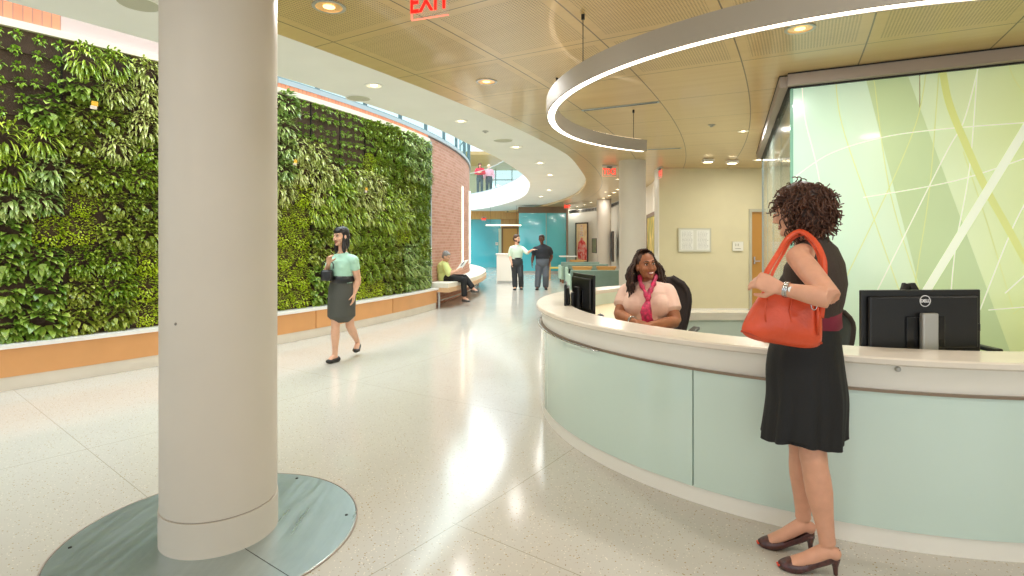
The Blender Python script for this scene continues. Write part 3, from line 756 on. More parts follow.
# side clip speaker bar
boxobj('webcam_mount', (.26, .31, -.02, .02, .22, .26), M_black, m, bev=.004)
lm = monitor('black desktop monitor beside the receptionist, turned side on', (.59, 4.58, .741), math.radians(-75), .45, .315, logo=False, silver=False)
lm2 = monitor('thin black monitor seen edge on at the left end of the desk', (.47, 4.70, .741), math.radians(83), .36, .23, logo=False, silver=False)
t = thing('computer_mouse', 'black computer mouse on the desk between monitor and receptionist', 'mouse', (.79, 4.9, .741))
bm = BM(); ell(bm, (0, 0, .018), (.032, .055, .02)); obj('body', bm, M_black, t, smooth=True); boxobj('wheel', (-.003, .003, .01, .035, .03, .042), M_silver, t)
t = thing('tape_dispenser', 'small dark object at the right end of the counter work area', 'desk item', (2.62, 2.72, .741))
boxobj('body', (-.03, .03, -.04, .04, 0, .13), M_black, t, bev=.01); boxobj('lid', (-.032, .032, -.042, .042, .13, .15), M_silver, t, bev=.004)

# ------------------------------------------------------------------ office chairs
def office_chair(label, loc, rz, group='office chairs inside the desk', col='#2b2220', mesh=False, bw=.25, top=1.0):
    t = thing('office_chair', label, 'chair', loc, rz, group)      # sitter faces local +Y
    fab = mat('chair_fabric_'+col[1:], col, .8, bump=.15, bscale=300)
    bm = BM(); box(bm, -.25, .25, -.24, .25, .44, .52, bev=.03); obj('seat', bm, fab, t, smooth=True)
    bm = BM(); N = 10; n2 = 14; rows = []
    for i in range(N+1):
        s = i/N; z = .58+(top-.58)*s; hw = bw*(.8+.3*math.sin(min(1, s*1.15)*PI*.62)) * (1 if s < .55 else math.sqrt(max(.08, 1-((s-.55)/.45)**2.6*.92)))
        rows.append([Vector((hw*math.cos(PI*j/n2)*-1, -.27-.04*s-.05*math.sin(PI*j/n2)+.02, z)) for j in range(n2+1)])
    vs = [[bm.verts.new(p) for p in r] for r in rows]
    for i in range(N):
        for j in range(n2): bm.faces.new((vs[i][j], vs[i][j+1], vs[i+1][j+1], vs[i+1][j]))
    o = obj('backrest', bm, mat('grey_mesh', '#4a4f4a', .8) if mesh else fab, t, smooth=True); so = o.modifiers.new('s', 'SOLIDIFY'); so.thickness = .045; so.offset = 0
    if mesh:
        bm = BM(); loop = [r[0] for r in rows]+rows[-1][1:]+[r[-1] for r in rows[::-1]][1:]
        tube(bm, loop, .02, 8); obj('back_frame', bm, mat('chair_frame_brown', '#33261f', .5), t)
    bm = BM(); box(bm, -.03, .03, -.33, -.29, .42, .75, bev=.006); obj('back_post', bm, M_black, t)
    for s in (-1, 1):
        bm = BM(); box(bm, s*.3-.03, s*.3+.03, -.14, .14, .66, .69, bev=.01); tube(bm, [(s*.3, -.05, .66), (s*.3, -.02, .5), (s*.2, -.02, .45)], .015, 8); obj('armrest', bm, M_black, t)
    bm = BM(); cyl(bm, (0, 0), .03, .1, .45, 16); obj('gas_column', bm, M_dark, t)
    for k in range(5):
        a = k*2*PI/5; bm = BM(); tube(bm, [(0, 0, .1), (.28*math.cos(a), .28*math.sin(a), .075)], [.025, .015], 8); leg = obj('leg', bm, M_black, t)
        bm = BM(); cyl(bm, (0, 0), .028, 0, .056, 12); bmesh.ops.rotate(bm, verts=bm.verts, cent=(0, 0, .028), matrix=Matrix.Rotation(PI/2, 3, 'X')); bmesh.ops.translate(bm, verts=bm.verts, vec=(.28*math.cos(a), .28*math.sin(a)+.0, 0)); obj('caster', bm, M_black, leg, smooth=True)
    return t
office_chair('dark brown office chair behind the seated receptionist', (1.27, 4.78, 0), math.radians(152), col='#2e2421', bw=.2, top=1.1)
office_chair('dark mesh office chair left of the black monitor, behind the shopping woman', (2.27, 3.75, 0), math.radians(175), mesh=True, bw=.18, top=.94)
office_chair('black office chair whose top shows just above the black monitor', (3.04, 3.9, 0), math.radians(180), col='#241f1d', bw=.06, top=1.1)

# ------------------------------------------------------------------ lounge
M_sage = mat('sage_upholstery', '#7c9488', .75, bump=.15, bscale=150, var=.05); M_sage2 = mat('light_sage_arm', '#aecab4', .7)
M_walnut = make_wood('walnut', '#6a4024', '#8a5a34', 'z', .4); M_oak = make_wood('lounge_oak', '#c08a4a', '#d8a868', 'x', .4); M_yel = mat('yellow_vinyl', '#d8c95c', .5)
def banquette(label, loc, w, rz=0):
    t = thing('banquette_sofa', label, 'sofa', loc, rz, 'green lounge sofas')
    boxobj('backrest', (0, w, 0, .12, .14, .72), M_sage, t, bev=.02)
    boxobj('seat', (.08, w-.08, .12, .72, .16, .44), M_sage, t, bev=.03)
    boxobj('arm', (-.012, .1, .0, .74, .13, .60), M_sage2, t, bev=.02)
    boxobj('arm', (w-.1, w+.012, .0, .74, .13, .60), M_sage2, t, bev=.02)
    for x in (.06, w-.06):
        for y in (.06, .66): boxobj('leg', (x-.03, x+.03, y-.03, y+.03, 0, .14), M_walnut, t, bev=.004)
    return t
banquette('green sofa nearest behind the desk, seen from the back', (1.42, 13.3, 0), 1.32)
banquette('middle green sofa of the lounge, behind the nearest one', (1.72, 16.9, 0), 1.25)
banquette('farthest green sofa with pale end panel and dark legs', (1.66, 18.5, 0), 1.3, math.radians(2))
def cafe_chair(label, loc, rz, group='wooden lounge chairs'):
    t = thing('lounge_chair', label, 'chair', loc, rz, group)
    boxobj('seat', (-.23, .23, -.22, .22, .42, .47), M_yel, t, bev=.015)
    boxobj('backrest', (-.24, .24, -.25, -.22, .56, .7), M_oak, t, bev=.01)
    boxobj('back_rail', (-.27, .27, -.26, -.21, .69, .75), M_oak, t, bev=.01)
    for x in (-.22, .22):
        boxobj('leg', (x-.02, x+.02, -.26, -.22, 0, .74), M_oak, t); boxobj('leg', (x-.02, x+.02, .18, .22, 0, .44), M_oak, t)
    return t
cafe_chair('wooden chair with yellow seat beside the man in the black shirt', (1.62, 20.2, 0), math.radians(-100))
cafe_chair('wooden chair back showing above the left of the middle sofa', (1.88, 14.6, 0), PI*.98)
cafe_chair('wooden chair back showing above the middle sofa next to the white column', (2.55, 14.6, 0), PI)
cafe_chair('brown wooden chair back in front of the far table', (2.35, 19.6, 0), PI)
t = thing('side_table', 'small white topped table beyond the lounge sofas', 'table', (2.12, 20.8, 0))
boxobj('table_top', (-.32, .32, -.3, .3, .83, .87), M_stonew, t, bev=.01); boxobj('base', (-.2, .2, -.15, .15, 0, .03), M_silver, t)
bm = BM(); cyl(bm, (0, 0), .04, .03, .83, 16); obj('pedestal', bm, M_silver, t)
t = thing('lobby_counter', 'white high counter in the far lobby behind the men', 'counter', (-.52, 18.6, 0))
boxobj('body', (0, .75, 0, .6, 0, .96), M_trimw, t); boxobj('top', (-.03, .78, -.03, .63, .96, 1.0), M_stonew, t, bev=.005); boxobj('toe_kick', (.02, .73, -.005, 0, 0, .08), M_silver, t)
# linear pendant in the far lobby
t = thing('linear_pendant', 'long thin horizontal pendant light in the far lobby', 'pendant light', (-1.05, 24.2, 2.1)); 
boxobj('diffuser', (-.1, 1.45, -.03, .03, 0, .04), mat('soft_glow', '#ffe9c8', .5, emit=3), t); boxobj('housing', (-.1, 1.45, -.035, .035, .04, .07), M_trimw, t)
for x in (.1, 1.25): bm = BM(); tube(bm, [(x, 0, .07), (x, 0, .9)], .004, 6); obj('suspension_cable', bm, M_dark, t)

# ------------------------------------------------------------------ pictures and wall things
def framed(name, label, cat, u0, u1, v0, v1, Z0, Z1, fcol, build, fw=.04, group=None, depth=.04):
    a = P(u0, v0, Z0); b = P(u1, v0, Z1); d = Vector((b.x-a.x, b.y-a.y, 0)); w = d.length; Zm = (Z0+Z1)/2
    h = (v1-v0)*Zm/F; z0 = EYE-(v1-HOR)*Zm/F
    t = thing(name, label, cat, (a.x, a.y, z0), math.atan2(d.y, d.x), group)
    bm = BM()
    box(bm, 0, fw, 0, depth, 0, h); box(bm, w-fw, w, 0, depth, 0, h); box(bm, fw, w-fw, 0, depth, 0, fw); box(bm, fw, w-fw, 0, depth, h-fw, h)
    obj('frame', bm, fcol, t); build(t, w, h, fw); return t
def art_mat(name, cols, scale):
    m = mat(name, cols[0], .5); g = NT(m); tc = g.n('ShaderNodeTexCoord')
    mp = g.n('ShaderNodeMapping'); mp.inputs['Scale'].default_value = (scale*1.8, scale, scale); g.nt.links.new(tc.outputs['Object'], mp.inputs[0])
    r = g.n('ShaderNodeValToRGB'); r.color_ramp.interpolation = 'LINEAR'
    r.color_ramp.elements[0].position = .3; r.color_ramp.elements[0].color = L(cols[0]); r.color_ramp.elements[1].position = .75; r.color_ramp.elements[1].color = L(cols[-1])
    for i, c in enumerate(cols[1:-1]): e = r.color_ramp.elements.new(.3+.45*(i+1)/(len(cols)-1)); e.color = L(c)
    g.nt.links.new(g.noise(mp.outputs[0], 1, 6), r.inputs[0]); g.nt.links.new(r.outputs[0], g.b.inputs['Base Color']); return m
M_bframe = mat('dark_bronze_frame', '#4b3e34', .4)
def red_art(t, w, h, fw):
    boxobj('canvas', (fw, w-fw, .015, .03, fw, h-fw), art_mat('warm_canvas', ('#e8c088', '#f0d8a8', '#d8a878'), 2), t)
    bm = BM(); q = [(.22, .08), (.9, .06), (.95, .35), (.78, .5), (.62, .56), (.56, .62), (.44, .62), (.38, .56), (.24, .5), (.14, .3)]
    bm.faces.new([bm.verts.new((a*w, .012, b*h)) for a, b in q]); obj('red_robe_shape', bm, art_mat('crimson_paint', ('#c81828', '#e85048', '#f0b8a8', '#a01020'), 5), t)
    bm = BM()
    for k in range(5):
        zc = .66+.06*k; ww = .16-.02*k
        bm.faces.new([bm.verts.new(p) for p in (((.5-ww)*w, .011, zc*h), ((.5+ww)*w, .011, zc*h), ((.5+ww*.8)*w, .011, (zc+.035)*h), ((.5-ww*.8)*w, .011, (zc+.035)*h))])
    obj('striped_headdress_shape', bm, art_mat('banded_paint', ('#b83028', '#f4e8d8', '#603028'), 7), t)
framed('framed_painting', 'tall framed painting of a red robed figure beside the teal glass wall', 'painting', 575.3, 587.8, 222.5, 262.5, 24.9, 24.3, M_bframe, red_art, .06)
framed('framed_painting', 'small dark framed picture right of the red robed painting', 'painting', 591.8, 596.3, 238.3, 253, 23.6, 22.8, M_bframe, lambda t, w, h, fw: boxobj('canvas', (fw, w-fw, .015, .03, fw, h-fw), art_mat('green_canvas', ('#5a6a50', '#8a8a60', '#48524a'), 3), t), .03)
framed('framed_painting', 'dark framed picture seen edge on between the two white columns', 'painting', 610.6, 612.2, 231.5, 261, 21.2, 19.6, M_bframe, lambda t, w, h, fw: boxobj('canvas', (fw, w-fw, .015, .03, fw, h-fw), M_dark, t), .05, depth=.07)
framed('framed_painting', 'large gold and green painting with dark frame beside the tan wall', 'painting', 646.3, 656, 213, 262.5, 14.6, 12.3, make_wood('brown_art_frame', '#6a4a30', '#86603e', 'z'), lambda t, w, h, fw: boxobj('canvas', (fw, w-fw, .015, .03, fw, h-fw), art_mat('gold_canvas', ('#d8a838', '#8a8a30', '#f0d070', '#4a5a30'), 1.2), t), .09)
def notice(t, w, h, fw):
    boxobj('backing_board', (fw, w-fw, .008, .02, fw, h-fw), mat('notice_paper', '#dcdccb', .6), t)
    for k in (0, 1):
        x0 = fw+.03+k*(w/2-.01); x1 = x0+w/2-.08; boxobj('page', (x0, x1, .005, .008, fw+.03, h-fw-.03), mat('page_white', '#ecece0', .6), t)
        bm = BM(); random.seed(5+k)
        for r in range(14):
            zz = h-fw-.06-r*(h-2*fw-.1)/14; xx = x0+.02
            while xx < x1-.05:
                L_ = random.uniform(.015, .05); box(bm, xx, min(x1-.015, xx+L_), .0042, .005, zz-.006, zz); xx += L_+.008
        o = obj('printed_lines', bm, mat('print_grey', '#9a9a90', .6), t); o['kind'] = 'stuff'
framed('notice_board', 'framed two page notice on the tan wall', 'notice', 678.5, 711.3, 228, 252, 11.46, 11.46, mat('notice_frame', '#c9c6ae', .4), notice, .02)
def rs(t, w, h, fw):
    boxobj('plate', (fw, w-fw, .004, .02, fw, h-fw), mat('sign_white', '#e8e6d6', .5), t)
    bm = BM()
    for x in (.3, .52):
        tube(bm, [(w*x, .0, h*.52), (w*x, .0, h*.8)], .006, 6)
    box(bm, w*.25, w*.75, -.002, .004, h*.22, h*.28); obj('raised_marks', bm, mat('sign_marks', '#a8a690', .5), t)
framed('room_sign', 'small square white room sign on the tan wall by the door', 'sign', 732.5, 743.5, 241.5, 251, 11.46, 11.46, mat('sign_edge', '#d6d3bf', .5), rs, .008, depth=.02)
# air grilles high on the corridor wall
for (ua, ub, va, vb, Za, Zb, lab) in ((569, 596, 211.3, 208.2, 25.2, 22.9, 'long dark air grille above the red robed painting'), (611, 621.5, 205.5, 203, 20.8, 18.6, 'short dark air grille right of the far column')):
    a = P(ua, va, Za); b = P(ub, vb, Zb); d = Vector((b.x-a.x, b.y-a.y, 0)); w = d.length
    t = thing('air_grille', lab, 'air vent', (a.x, a.y, 2.68), math.atan2(d.y, d.x), 'dark air grilles')
    boxobj('frame', (0, w, .0, .03, 0, .16), mat('grille_frame', '#9a9484', .5), t); bm = BM(); n = int(w/.12)
    for k in range(n): box(bm, .03+k*w/n, .03+k*w/n+w/n*.55, -.006, 0, .03, .13)
    obj('slots', bm, M_reveal, t)
t = thing('wall_keypad', 'small cream keypad on the far teal wall', 'keypad', (-.82, 29.57, 1.2)); boxobj('plate', (-.07, .07, 0, .03, 0, .16), M_stonec, t, bev=.01); boxobj('display', (-.04, .04, -.004, 0, .08, .13), M_silver, t)
# ------------------------------------------------------------------ living wall plants
rnd = random.Random(11)
def leaf_mat(name, c1, c2, rough=.32):
    m = mat(name, c1, rough, spec=.7); g = NT(m)
    oi = g.n('ShaderNodeObjectInfo'); at = g.n('ShaderNodeAttribute', attribute_name='leaf_tone')
    f = g.m('ADD', g.m('MULTIPLY', at.outputs['Fac'], .75), g.m('MULTIPLY', oi.outputs['Random'], .25))
    dry = g.m('MULTIPLY', g.m('GREATER_THAN', at.outputs['Fac'], .93), .8)
    g.nt.links.new(g.mix(dry, g.mix(f, L(c1), L(c2)), L('#efe79a')), g.b.inputs['Base Color'])
    g.b.inputs['Subsurface Weight'].default_value = 0
    return m
SPEC = {  # leaf length, width, number, droop, spread radius, depth, fold, material, phrase
 'broad':  (.085, .062, 95, .55, .155, .13, leaf_mat('leaf_deep_green', '#5a8422', '#b0c650'), 'broad heart shaped dark green leaves'),
 'lime':   (.030, .018, 430, .2, .17, .10, leaf_mat('leaf_lime', '#b0cc18', '#e8f046'), 'tiny lime green leaves in a dense mat'),
 'lance':  (.12, .020, 150, .65, .15, .15, leaf_mat('leaf_fresh_green', '#7aa020', '#dce650'), 'long narrow bright green leaves'),
 'varieg': (.085, .026, 165, .7, .155, .13, leaf_mat('leaf_variegated', '#9cae3a', '#f4f0a0'), 'cream and green variegated leaves'),
 'fern':   (.055, .026, 300, .4, .16, .11, leaf_mat('leaf_fern_green', '#688e1c', '#bccc44'), 'small dark mid green leaves'),
 'tuft':   (.050, .020, 150, .3, .085, .10, leaf_mat('leaf_tuft_green', '#70a020', '#c0dc44'), 'compact green tufts over bare brown felt'),
 'glossy': (.09, .032, 150, .5, .155, .15, leaf_mat('leaf_pale_glossy', '#659228', '#e0ea94', .3), 'pale glossy green leaves'),
 'oval':   (.055, .036, 210, .5, .155, .12, leaf_mat('leaf_olive', '#68841e', '#c2c850'), 'dull olive green oval leaves'),
}
def clump_mesh(kind, seed):
    """one plant: local -? x across wall, z up, +y away from the wall"""
    ln, wd, num, droop, sp, dep, m, _ = SPEC[kind]
    r = random.Random(seed); V_ = []; F_ = []; T_ = []
    cents = [(0, 0)] if kind != 'tuft' else [(-.08, .08), (.07, .09), (-.075, -.07), (.08, -.06)]
    for i in range(num):
        cx, cz = r.choice(cents)
        a = r.uniform(0, 2*PI); q = math.sqrt(r.random())
        rad = sp*q if kind != 'tuft' else .035*q
        px, pz = cx+rad*math.cos(a), cz+rad*math.sin(a)
        py = dep*(1-q*q*.55)*r.uniform(.25, 1)
        base = Vector((px, py*.75, pz))
        out = Vector((math.cos(a)*.6+r.uniform(-.5, .5), r.uniform(.5, 1.1), math.sin(a)*.5+r.uniform(-.4, .5)-droop*.5)).normalized()
        l = ln*r.uniform(.65, 1.2); w = wd*r.uniform(.75, 1.2)
        side = out.cross(Vector((r.uniform(-.4, .4), .2, 1))).normalized(); up = side.cross(out).normalized()
        b0 = len(V_)
        tip = base+out*l+Vector((0, 0, -droop*l*.5)); mid1 = base+out*l*.35+up*l*.05; mid2 = base+out*l*.72+up*l*.02-Vector((0, 0, droop*l*.18))
        V_ += [base, mid1-side*w*.5+up*w*.15, mid1, mid1+side*w*.5+up*w*.15, mid2-side*w*.34+up*w*.1, mid2, mid2+side*w*.34+up*w*.1, tip]
        F_ += [(b0, b0+1, b0+2), (b0, b0+2, b0+3), (b0+1, b0+4, b0+5, b0+2), (b0+2, b0+5, b0+6, b0+3), (b0+4, b0+7, b0+5), (b0+5, b0+7, b0+6)]
        t = r.random()**1.3; T_ += [t, t*.9, t*.6, t*.9, t, t*.7, t, min(1, t+.25)]
    me = bpy.data.meshes.new('wall_plant'); me.from_pydata([tuple(v) for v in V_], [], F_)
    at = me.attributes.new('leaf_tone', 'FLOAT', 'POINT'); at.data.foreach_set('value', T_)
    me.materials.append(m); 
    for p in me.polygons: p.use_smooth = True
    me.update(); return me
CL = {k: [clump_mesh(k, hash_) for hash_ in (100+i*7, 101+i*7, 102+i*7)] for i, k in enumerate(SPEC)}
def wall_u(a, z):  # where a point on the planted wall lies in plan terms used for the planting scheme
    p = arc_pt(C1, RG, a); return 512+F*p.x/p.y, HOR-(z-EYE)*F/p.y
SCHEME = [ # species patches along the wall (centre angle, centre height, half sizes)
 ('tuft', -38.6, 3.3, 1.6, .4), ('tuft', -39.2, 2.9, 1.2, .3), ('broad', -37.2, 3.2, .8, .5), ('varieg', -35.0, 3.15, .7, .55), ('lance', -38.8, 2.35, 1.2, .4), ('lance', -36.4, 3.3, .9, .2),
 ('oval', -36.6, 2.6, .9, .4), ('varieg', -35.4, 2.55, .5, .25), ('fern', -35.2, 2.2, 1.2, .35), ('glossy', -38.2, 2.05, .8, .3), ('lime', -37.2, 1.65, .8, .36), ('oval', -35.5, 1.65, .9, .35),
 ('broad', -38.9, 1.25, .8, .4), ('fern', -36.3, 1.2, 1.2, .35), ('broad', -38.6, .75, 1.4, .3), ('oval', -36.6, .8, .8, .3), ('lime', -35.0, .85, .9, .35), ('broad', -42, 2, 1, 1.2),
 ('glossy', -28.4, 3.1, .8, .45), ('tuft', -25.6, 3.25, 2.6, .35), ('tuft', -23.8, 2.85, 2.2, .35), ('fern', -20.2, 3.1, 2.2, .6), ('glossy', -17.0, 3.1, 2.2, .5), ('varieg', -26.8, 2.35, 1.3, .35), ('lime', -27.6, 2.0, .6, .2),
 ('lime', -22.6, 2.7, .8, .25), ('lance', -25, 1.9, 1.6, .5), ('varieg', -22.8, 2.15, 1.7, .4), ('oval', -18.4, 2.5, 2.0, .5), ('lance', -20, 2.0, 1.6, .45), ('oval', -25.6, 1.35, 1.2, .35), ('lime', -27.8, .85, 1.0, .4), ('lime', -24.2, 2.1, .9, .22),
 ('lime', -19.2, 1.55, .9, .3), ('lime', -23.2, .75, 1.6, .25), ('fern', -22, 1.3, 1.8, .45), ('broad', -26.2, .72, .9, .25), ('fern', -16.6, 1.7, 1.2, .9), ('glossy', -17.2, .9, 1.8, .45), ('oval', -19.6, .95, 1.2, .3),
]
def species(a, z):
    best = None
    for k, ca, cz, ha, hz in SCHEME:
        d = ((a-ca)/ha)**2+((z-cz)/hz)**2+rnd.uniform(-.2, .2)
        if best is None or d < best[0]: best = (d, k)
    return best[1]
def ci_side(u): return 'at photo left edge' if u < 70 else None
rows = 10; dz = (3.53-.46)/rows; col_step = .30
ang_step = math.degrees(col_step/RG)
a = A_GEND-ang_step*.5; cols_ = []
while a > -41.2: cols_.append(a); a -= ang_step
vert = ['lowest row', 'second row up', 'third row up', 'fourth row up', 'fifth row up', 'sixth row up', 'fourth row down', 'third row down', 'second row down', 'top row']
n_th = 0; extra = []
for ci, a in enumerate(cols_):
    for r_ in range(rows):
        z = .46+dz*(r_+.5); aa = a+rnd.uniform(-.12, .12)+(ang_step*.5 if r_ % 2 else 0)*.0
        k = species(aa, z)
        me = rnd.choice(CL[k])
        u, v = wall_u(aa, z)
        p = arc_pt(C1, RG+.02, aa, z+rnd.uniform(-.02, .02))
        o = bpy.data.objects.new('wall_plant', me)
        o.location = p; o.rotation_euler = (0, 0, math.radians(aa)-PI/2)
        s = rnd.uniform(.95, 1.2) if k != 'tuft' else rnd.uniform(.85, 1.05)
        o.scale = (s if rnd.random() < .5 else -s, s, s*dz/.30)
        sc.collection.objects.link(o)
        where = ('left of column' if u < 166 else 'behind column' if u < 270 else 'right of column' if u < 320 else 'around walking woman' if u < 375 else 'near brick wall') if ci_side(u) is None else ci_side(u)
        tag(o, '%s, %s, %s' % (SPEC[k][7], vert[r_], where), 'plant', 'plants in the living wall')
        n_th += 1
# yellow tags and flowers in the wall
for a, z, lab in ((-36.55, 2.86, 'yellow and cream label stuck in the plants left of the column'), (-28.3, 2.55, 'yellow label stuck in the plants right of the column'), (-23.2, 2.28, 'yellow and white label in the plants above the walking woman')):
    t = thing('plant_tag', lab, 'plant label', tuple(arc_pt(C1, RG+.16, a, z)), math.radians(a)-PI/2)
    boxobj('card', (-.03, .03, -.002, .002, 0, .05), mat('tag_yellow', '#f2b830', .5), t); boxobj('card_foot', (-.02, .04, -.002, .002, -.035, 0), mat('tag_cream', '#ecd8c0', .5), t)
    bm = BM(); tube(bm, [(0, 0, -.03), (0, -.12, -.05)], .003, 6); obj('stake', bm, M_silver, t)
# ------------------------------------------------------------------ people
def skin(name, c, rough=.5):
    m = mat(name, c, rough, spec=.35, var=.05, vscale=25); m.node_tree.nodes['Principled BSDF'].inputs['Subsurface Weight'].default_value = .08
    m.node_tree.nodes['Principled BSDF'].inputs['Subsurface Radius'].default_value = (.02, .008, .004); return m
def frame(fwd, up=Vector((0, 0, 1))):
    f = fwd.normalized(); r = f.cross(up).normalized(); u = r.cross(f); return Matrix((r, f, u)).transposed()   # local x=right, y=fwd, z=up
def limb(bm, pts, prof, n=16):
    """prof: list of (t along polyline 0..len-1, radius)"""
    ps, rs = [], []
    for t, r in prof:
        i = min(int(t), len(pts)-2); ps.append(pts[i].lerp(pts[i+1], t-i)); rs.append(r)
    # soften the joint
    sweep(bm, ps, rs, n=n)
def add_head(bm, c, M, s=1.0, jaw=1.0):
    def e(p, r): ell(bm, c+M @ (Vector(p)*s), [x*s for x in r], M, 20, 14)
    e((0, -.014, .032), (.074, .093, .084)); e((0, .018, -.015), (.063, .068, .085)); e((0, .026, -.062), (.047*jaw, .052, .045)); e((0, .066, -.092), (.021, .019, .019))
    e((0, .076, .024), (.046, .017, .011)); e((0, .093, -.012), (.0095, .015, .027)); e((0, .1, -.033), (.0125, .0135, .0105))
    for q in (-1, 1):
        e((q*.036, .062, -.03), (.023, .023, .024)); e((q*.075, -.004, -.012), (.010, .020, .031)); e((q*.0105, .094, -.037), (.007, .009, .007))
def face_parts(root, c, M, s, base, lip, brow, smile=0, eyec='#2a1a12', teeth=False):
    def W(p): return c+M @ (Vector(p)*s)-base
    for q in (-1, 1):
        bm = BM(); ell(bm, W((q*.030, .0775, .004)), [.0125*s, .008*s, .0055*s], M); ey = obj('eye', bm, mat('eye_white', '#c8bcb0', .3), root, smooth=True)
        bm = BM(); ell(bm, W((q*.030, .0838, .004)), [.0066*s, .0032*s, .0058*s], M); obj('iris', bm, mat('iris_'+eyec[1:], eyec, .2), ey, smooth=True)
        bm = BM(); tube(bm, [W((q*.046, .074, .012)), W((q*.031, .0835, .0165)), W((q*.015, .083, .011))], .0022*s, 6); obj('upper_lash', bm, mat('lash', '#1a1210', .6), ey)
        bm = BM(); tube(bm, [W((q*.052, .077, .026)), W((q*.035, .0895, .034)), W((q*.014, .092, .028))], [.0016*s, .0034*s, .003*s], 6); obj('eyebrow', bm, brow, root)
    w = .022+.006*smile; zc = -.062
    bm = BM()
    for dz_, r in ((.0065, .003), (-.008, .0036)):
        tube(bm, [W((-w, .073, zc+.006*smile)), W((-w*.5, .083, zc+dz_*.8)), W((0, .0865, zc+dz_-.003*smile)), W((w*.5, .083, zc+dz_*.8)), W((w, .073, zc+.006*smile))], [.0015*s, r*.85*s, r*s, r*.85*s, .0015*s], 8)
    obj('lips', bm, lip, root)
    if teeth:
        bm = BM(); ell(bm, W((0, .0825, zc-.001)), [.019*s, .0085*s, .0062*s], M); obj('teeth', bm, mat('teeth', '#f6f0e6', .3), root, smooth=True)
def add_hand(bm, wrist, d, pn, side, s=1.0, curl=.5, spread=1.0, grip=False):
    """d = direction wrist->fingers, pn = palm normal (palm faces pn), side=+1 thumb towards d x pn"""
    d = d.normalized(); pn = (pn-d*pn.dot(d)).normalized(); t = d.cross(pn)*side
    sweep(bm, [wrist-d*.02*s, wrist+d*.02*s, wrist+d*.055*s, wrist+d*.088*s], [(.024*s, .018*s), (.033*s, .016*s), (.041*s, .0145*s), (.038*s, .012*s)], t, 14)
    for k, (off, ln) in enumerate(((.029, .068), (.010, .077), (-.010, .071), (-.028, .056))):
        p = wrist+d*(.084-.004*abs(k-1))*s+t*off*s; pts = [p-d*.012*s, p]; dd = (d+t*off*1.6*spread).normalized()
        for j, fr in enumerate((.42, .32, .26)):
            a = curl*(.55+.35*j)*(1+.12*k); ca = a if j == 0 else a
            dd = (dd*math.cos(ca)+pn*math.sin(ca)).normalized()
            pn2 = pn; pts.append(pts[-1]+dd*ln*fr*s)
        tube(bm, pts, [.0092*s, .0092*s, .0086*s, .0078*s, .0058*s], 8)
    p = wrist+d*.022*s+t*.024*s; d1 = (d*.62+t*.8+pn*.25*(1+curl)).normalized(); d2 = (d*.85+t*(.35 if not grip else -.1)+pn*.45*(1+curl*.5)).normalized()
    tube(bm, [p-d1*.012*s, p, p+d1*.034*s, p+d1*.034*s+d2*.03*s, p+d1*.034*s+d2*.052*s], [.013*s, .0135*s, .011*s, .0095*s, .0065*s], 8)
def torso_sections(J, g, off=0.0, z0=0, z1=9):
    """list of (point, (rx, ry)) from crotch to neck"""
    hp, sh, nk = J['hip'], J['sh'], J['neck']
    w, c = J.get('waist', hp.lerp(sh, .38)), J.get('chest', hp.lerp(sh, .74))
    H, Wd, B, S, D = g['hipw'], g['waistw'], g['chestw'], g['shw'], g['depth']
    sec = [(hp-(w-hp).normalized()*.10, (H*.62, D*.95)), (hp-(w-hp).normalized()*.05, (H*.95, D*1.12)), (hp+(w-hp)*.15, (H, D*1.15)), (hp.lerp(w, .6), (H*.5+Wd*.5, D*1.02)), (w, (Wd, D*g.get('belly', .95))),
           (w.lerp(c, .5), (Wd*.45+B*.55, D*g.get('mid', 1.02))), (c, (B, D*1.06)), (c.lerp(sh, .55), (B*.4+S*.6, D*.9)), (sh-(sh-c).normalized()*.01, (S*.86, D*.62)), (sh.lerp(nk, .42), (S*.5, D*.52)), (sh.lerp(nk, .75), (.062, .06))]
    return [(p, (a+off, b+off)) for p, (a, b) in sec][z0:z1 if z1 != 9 else None]
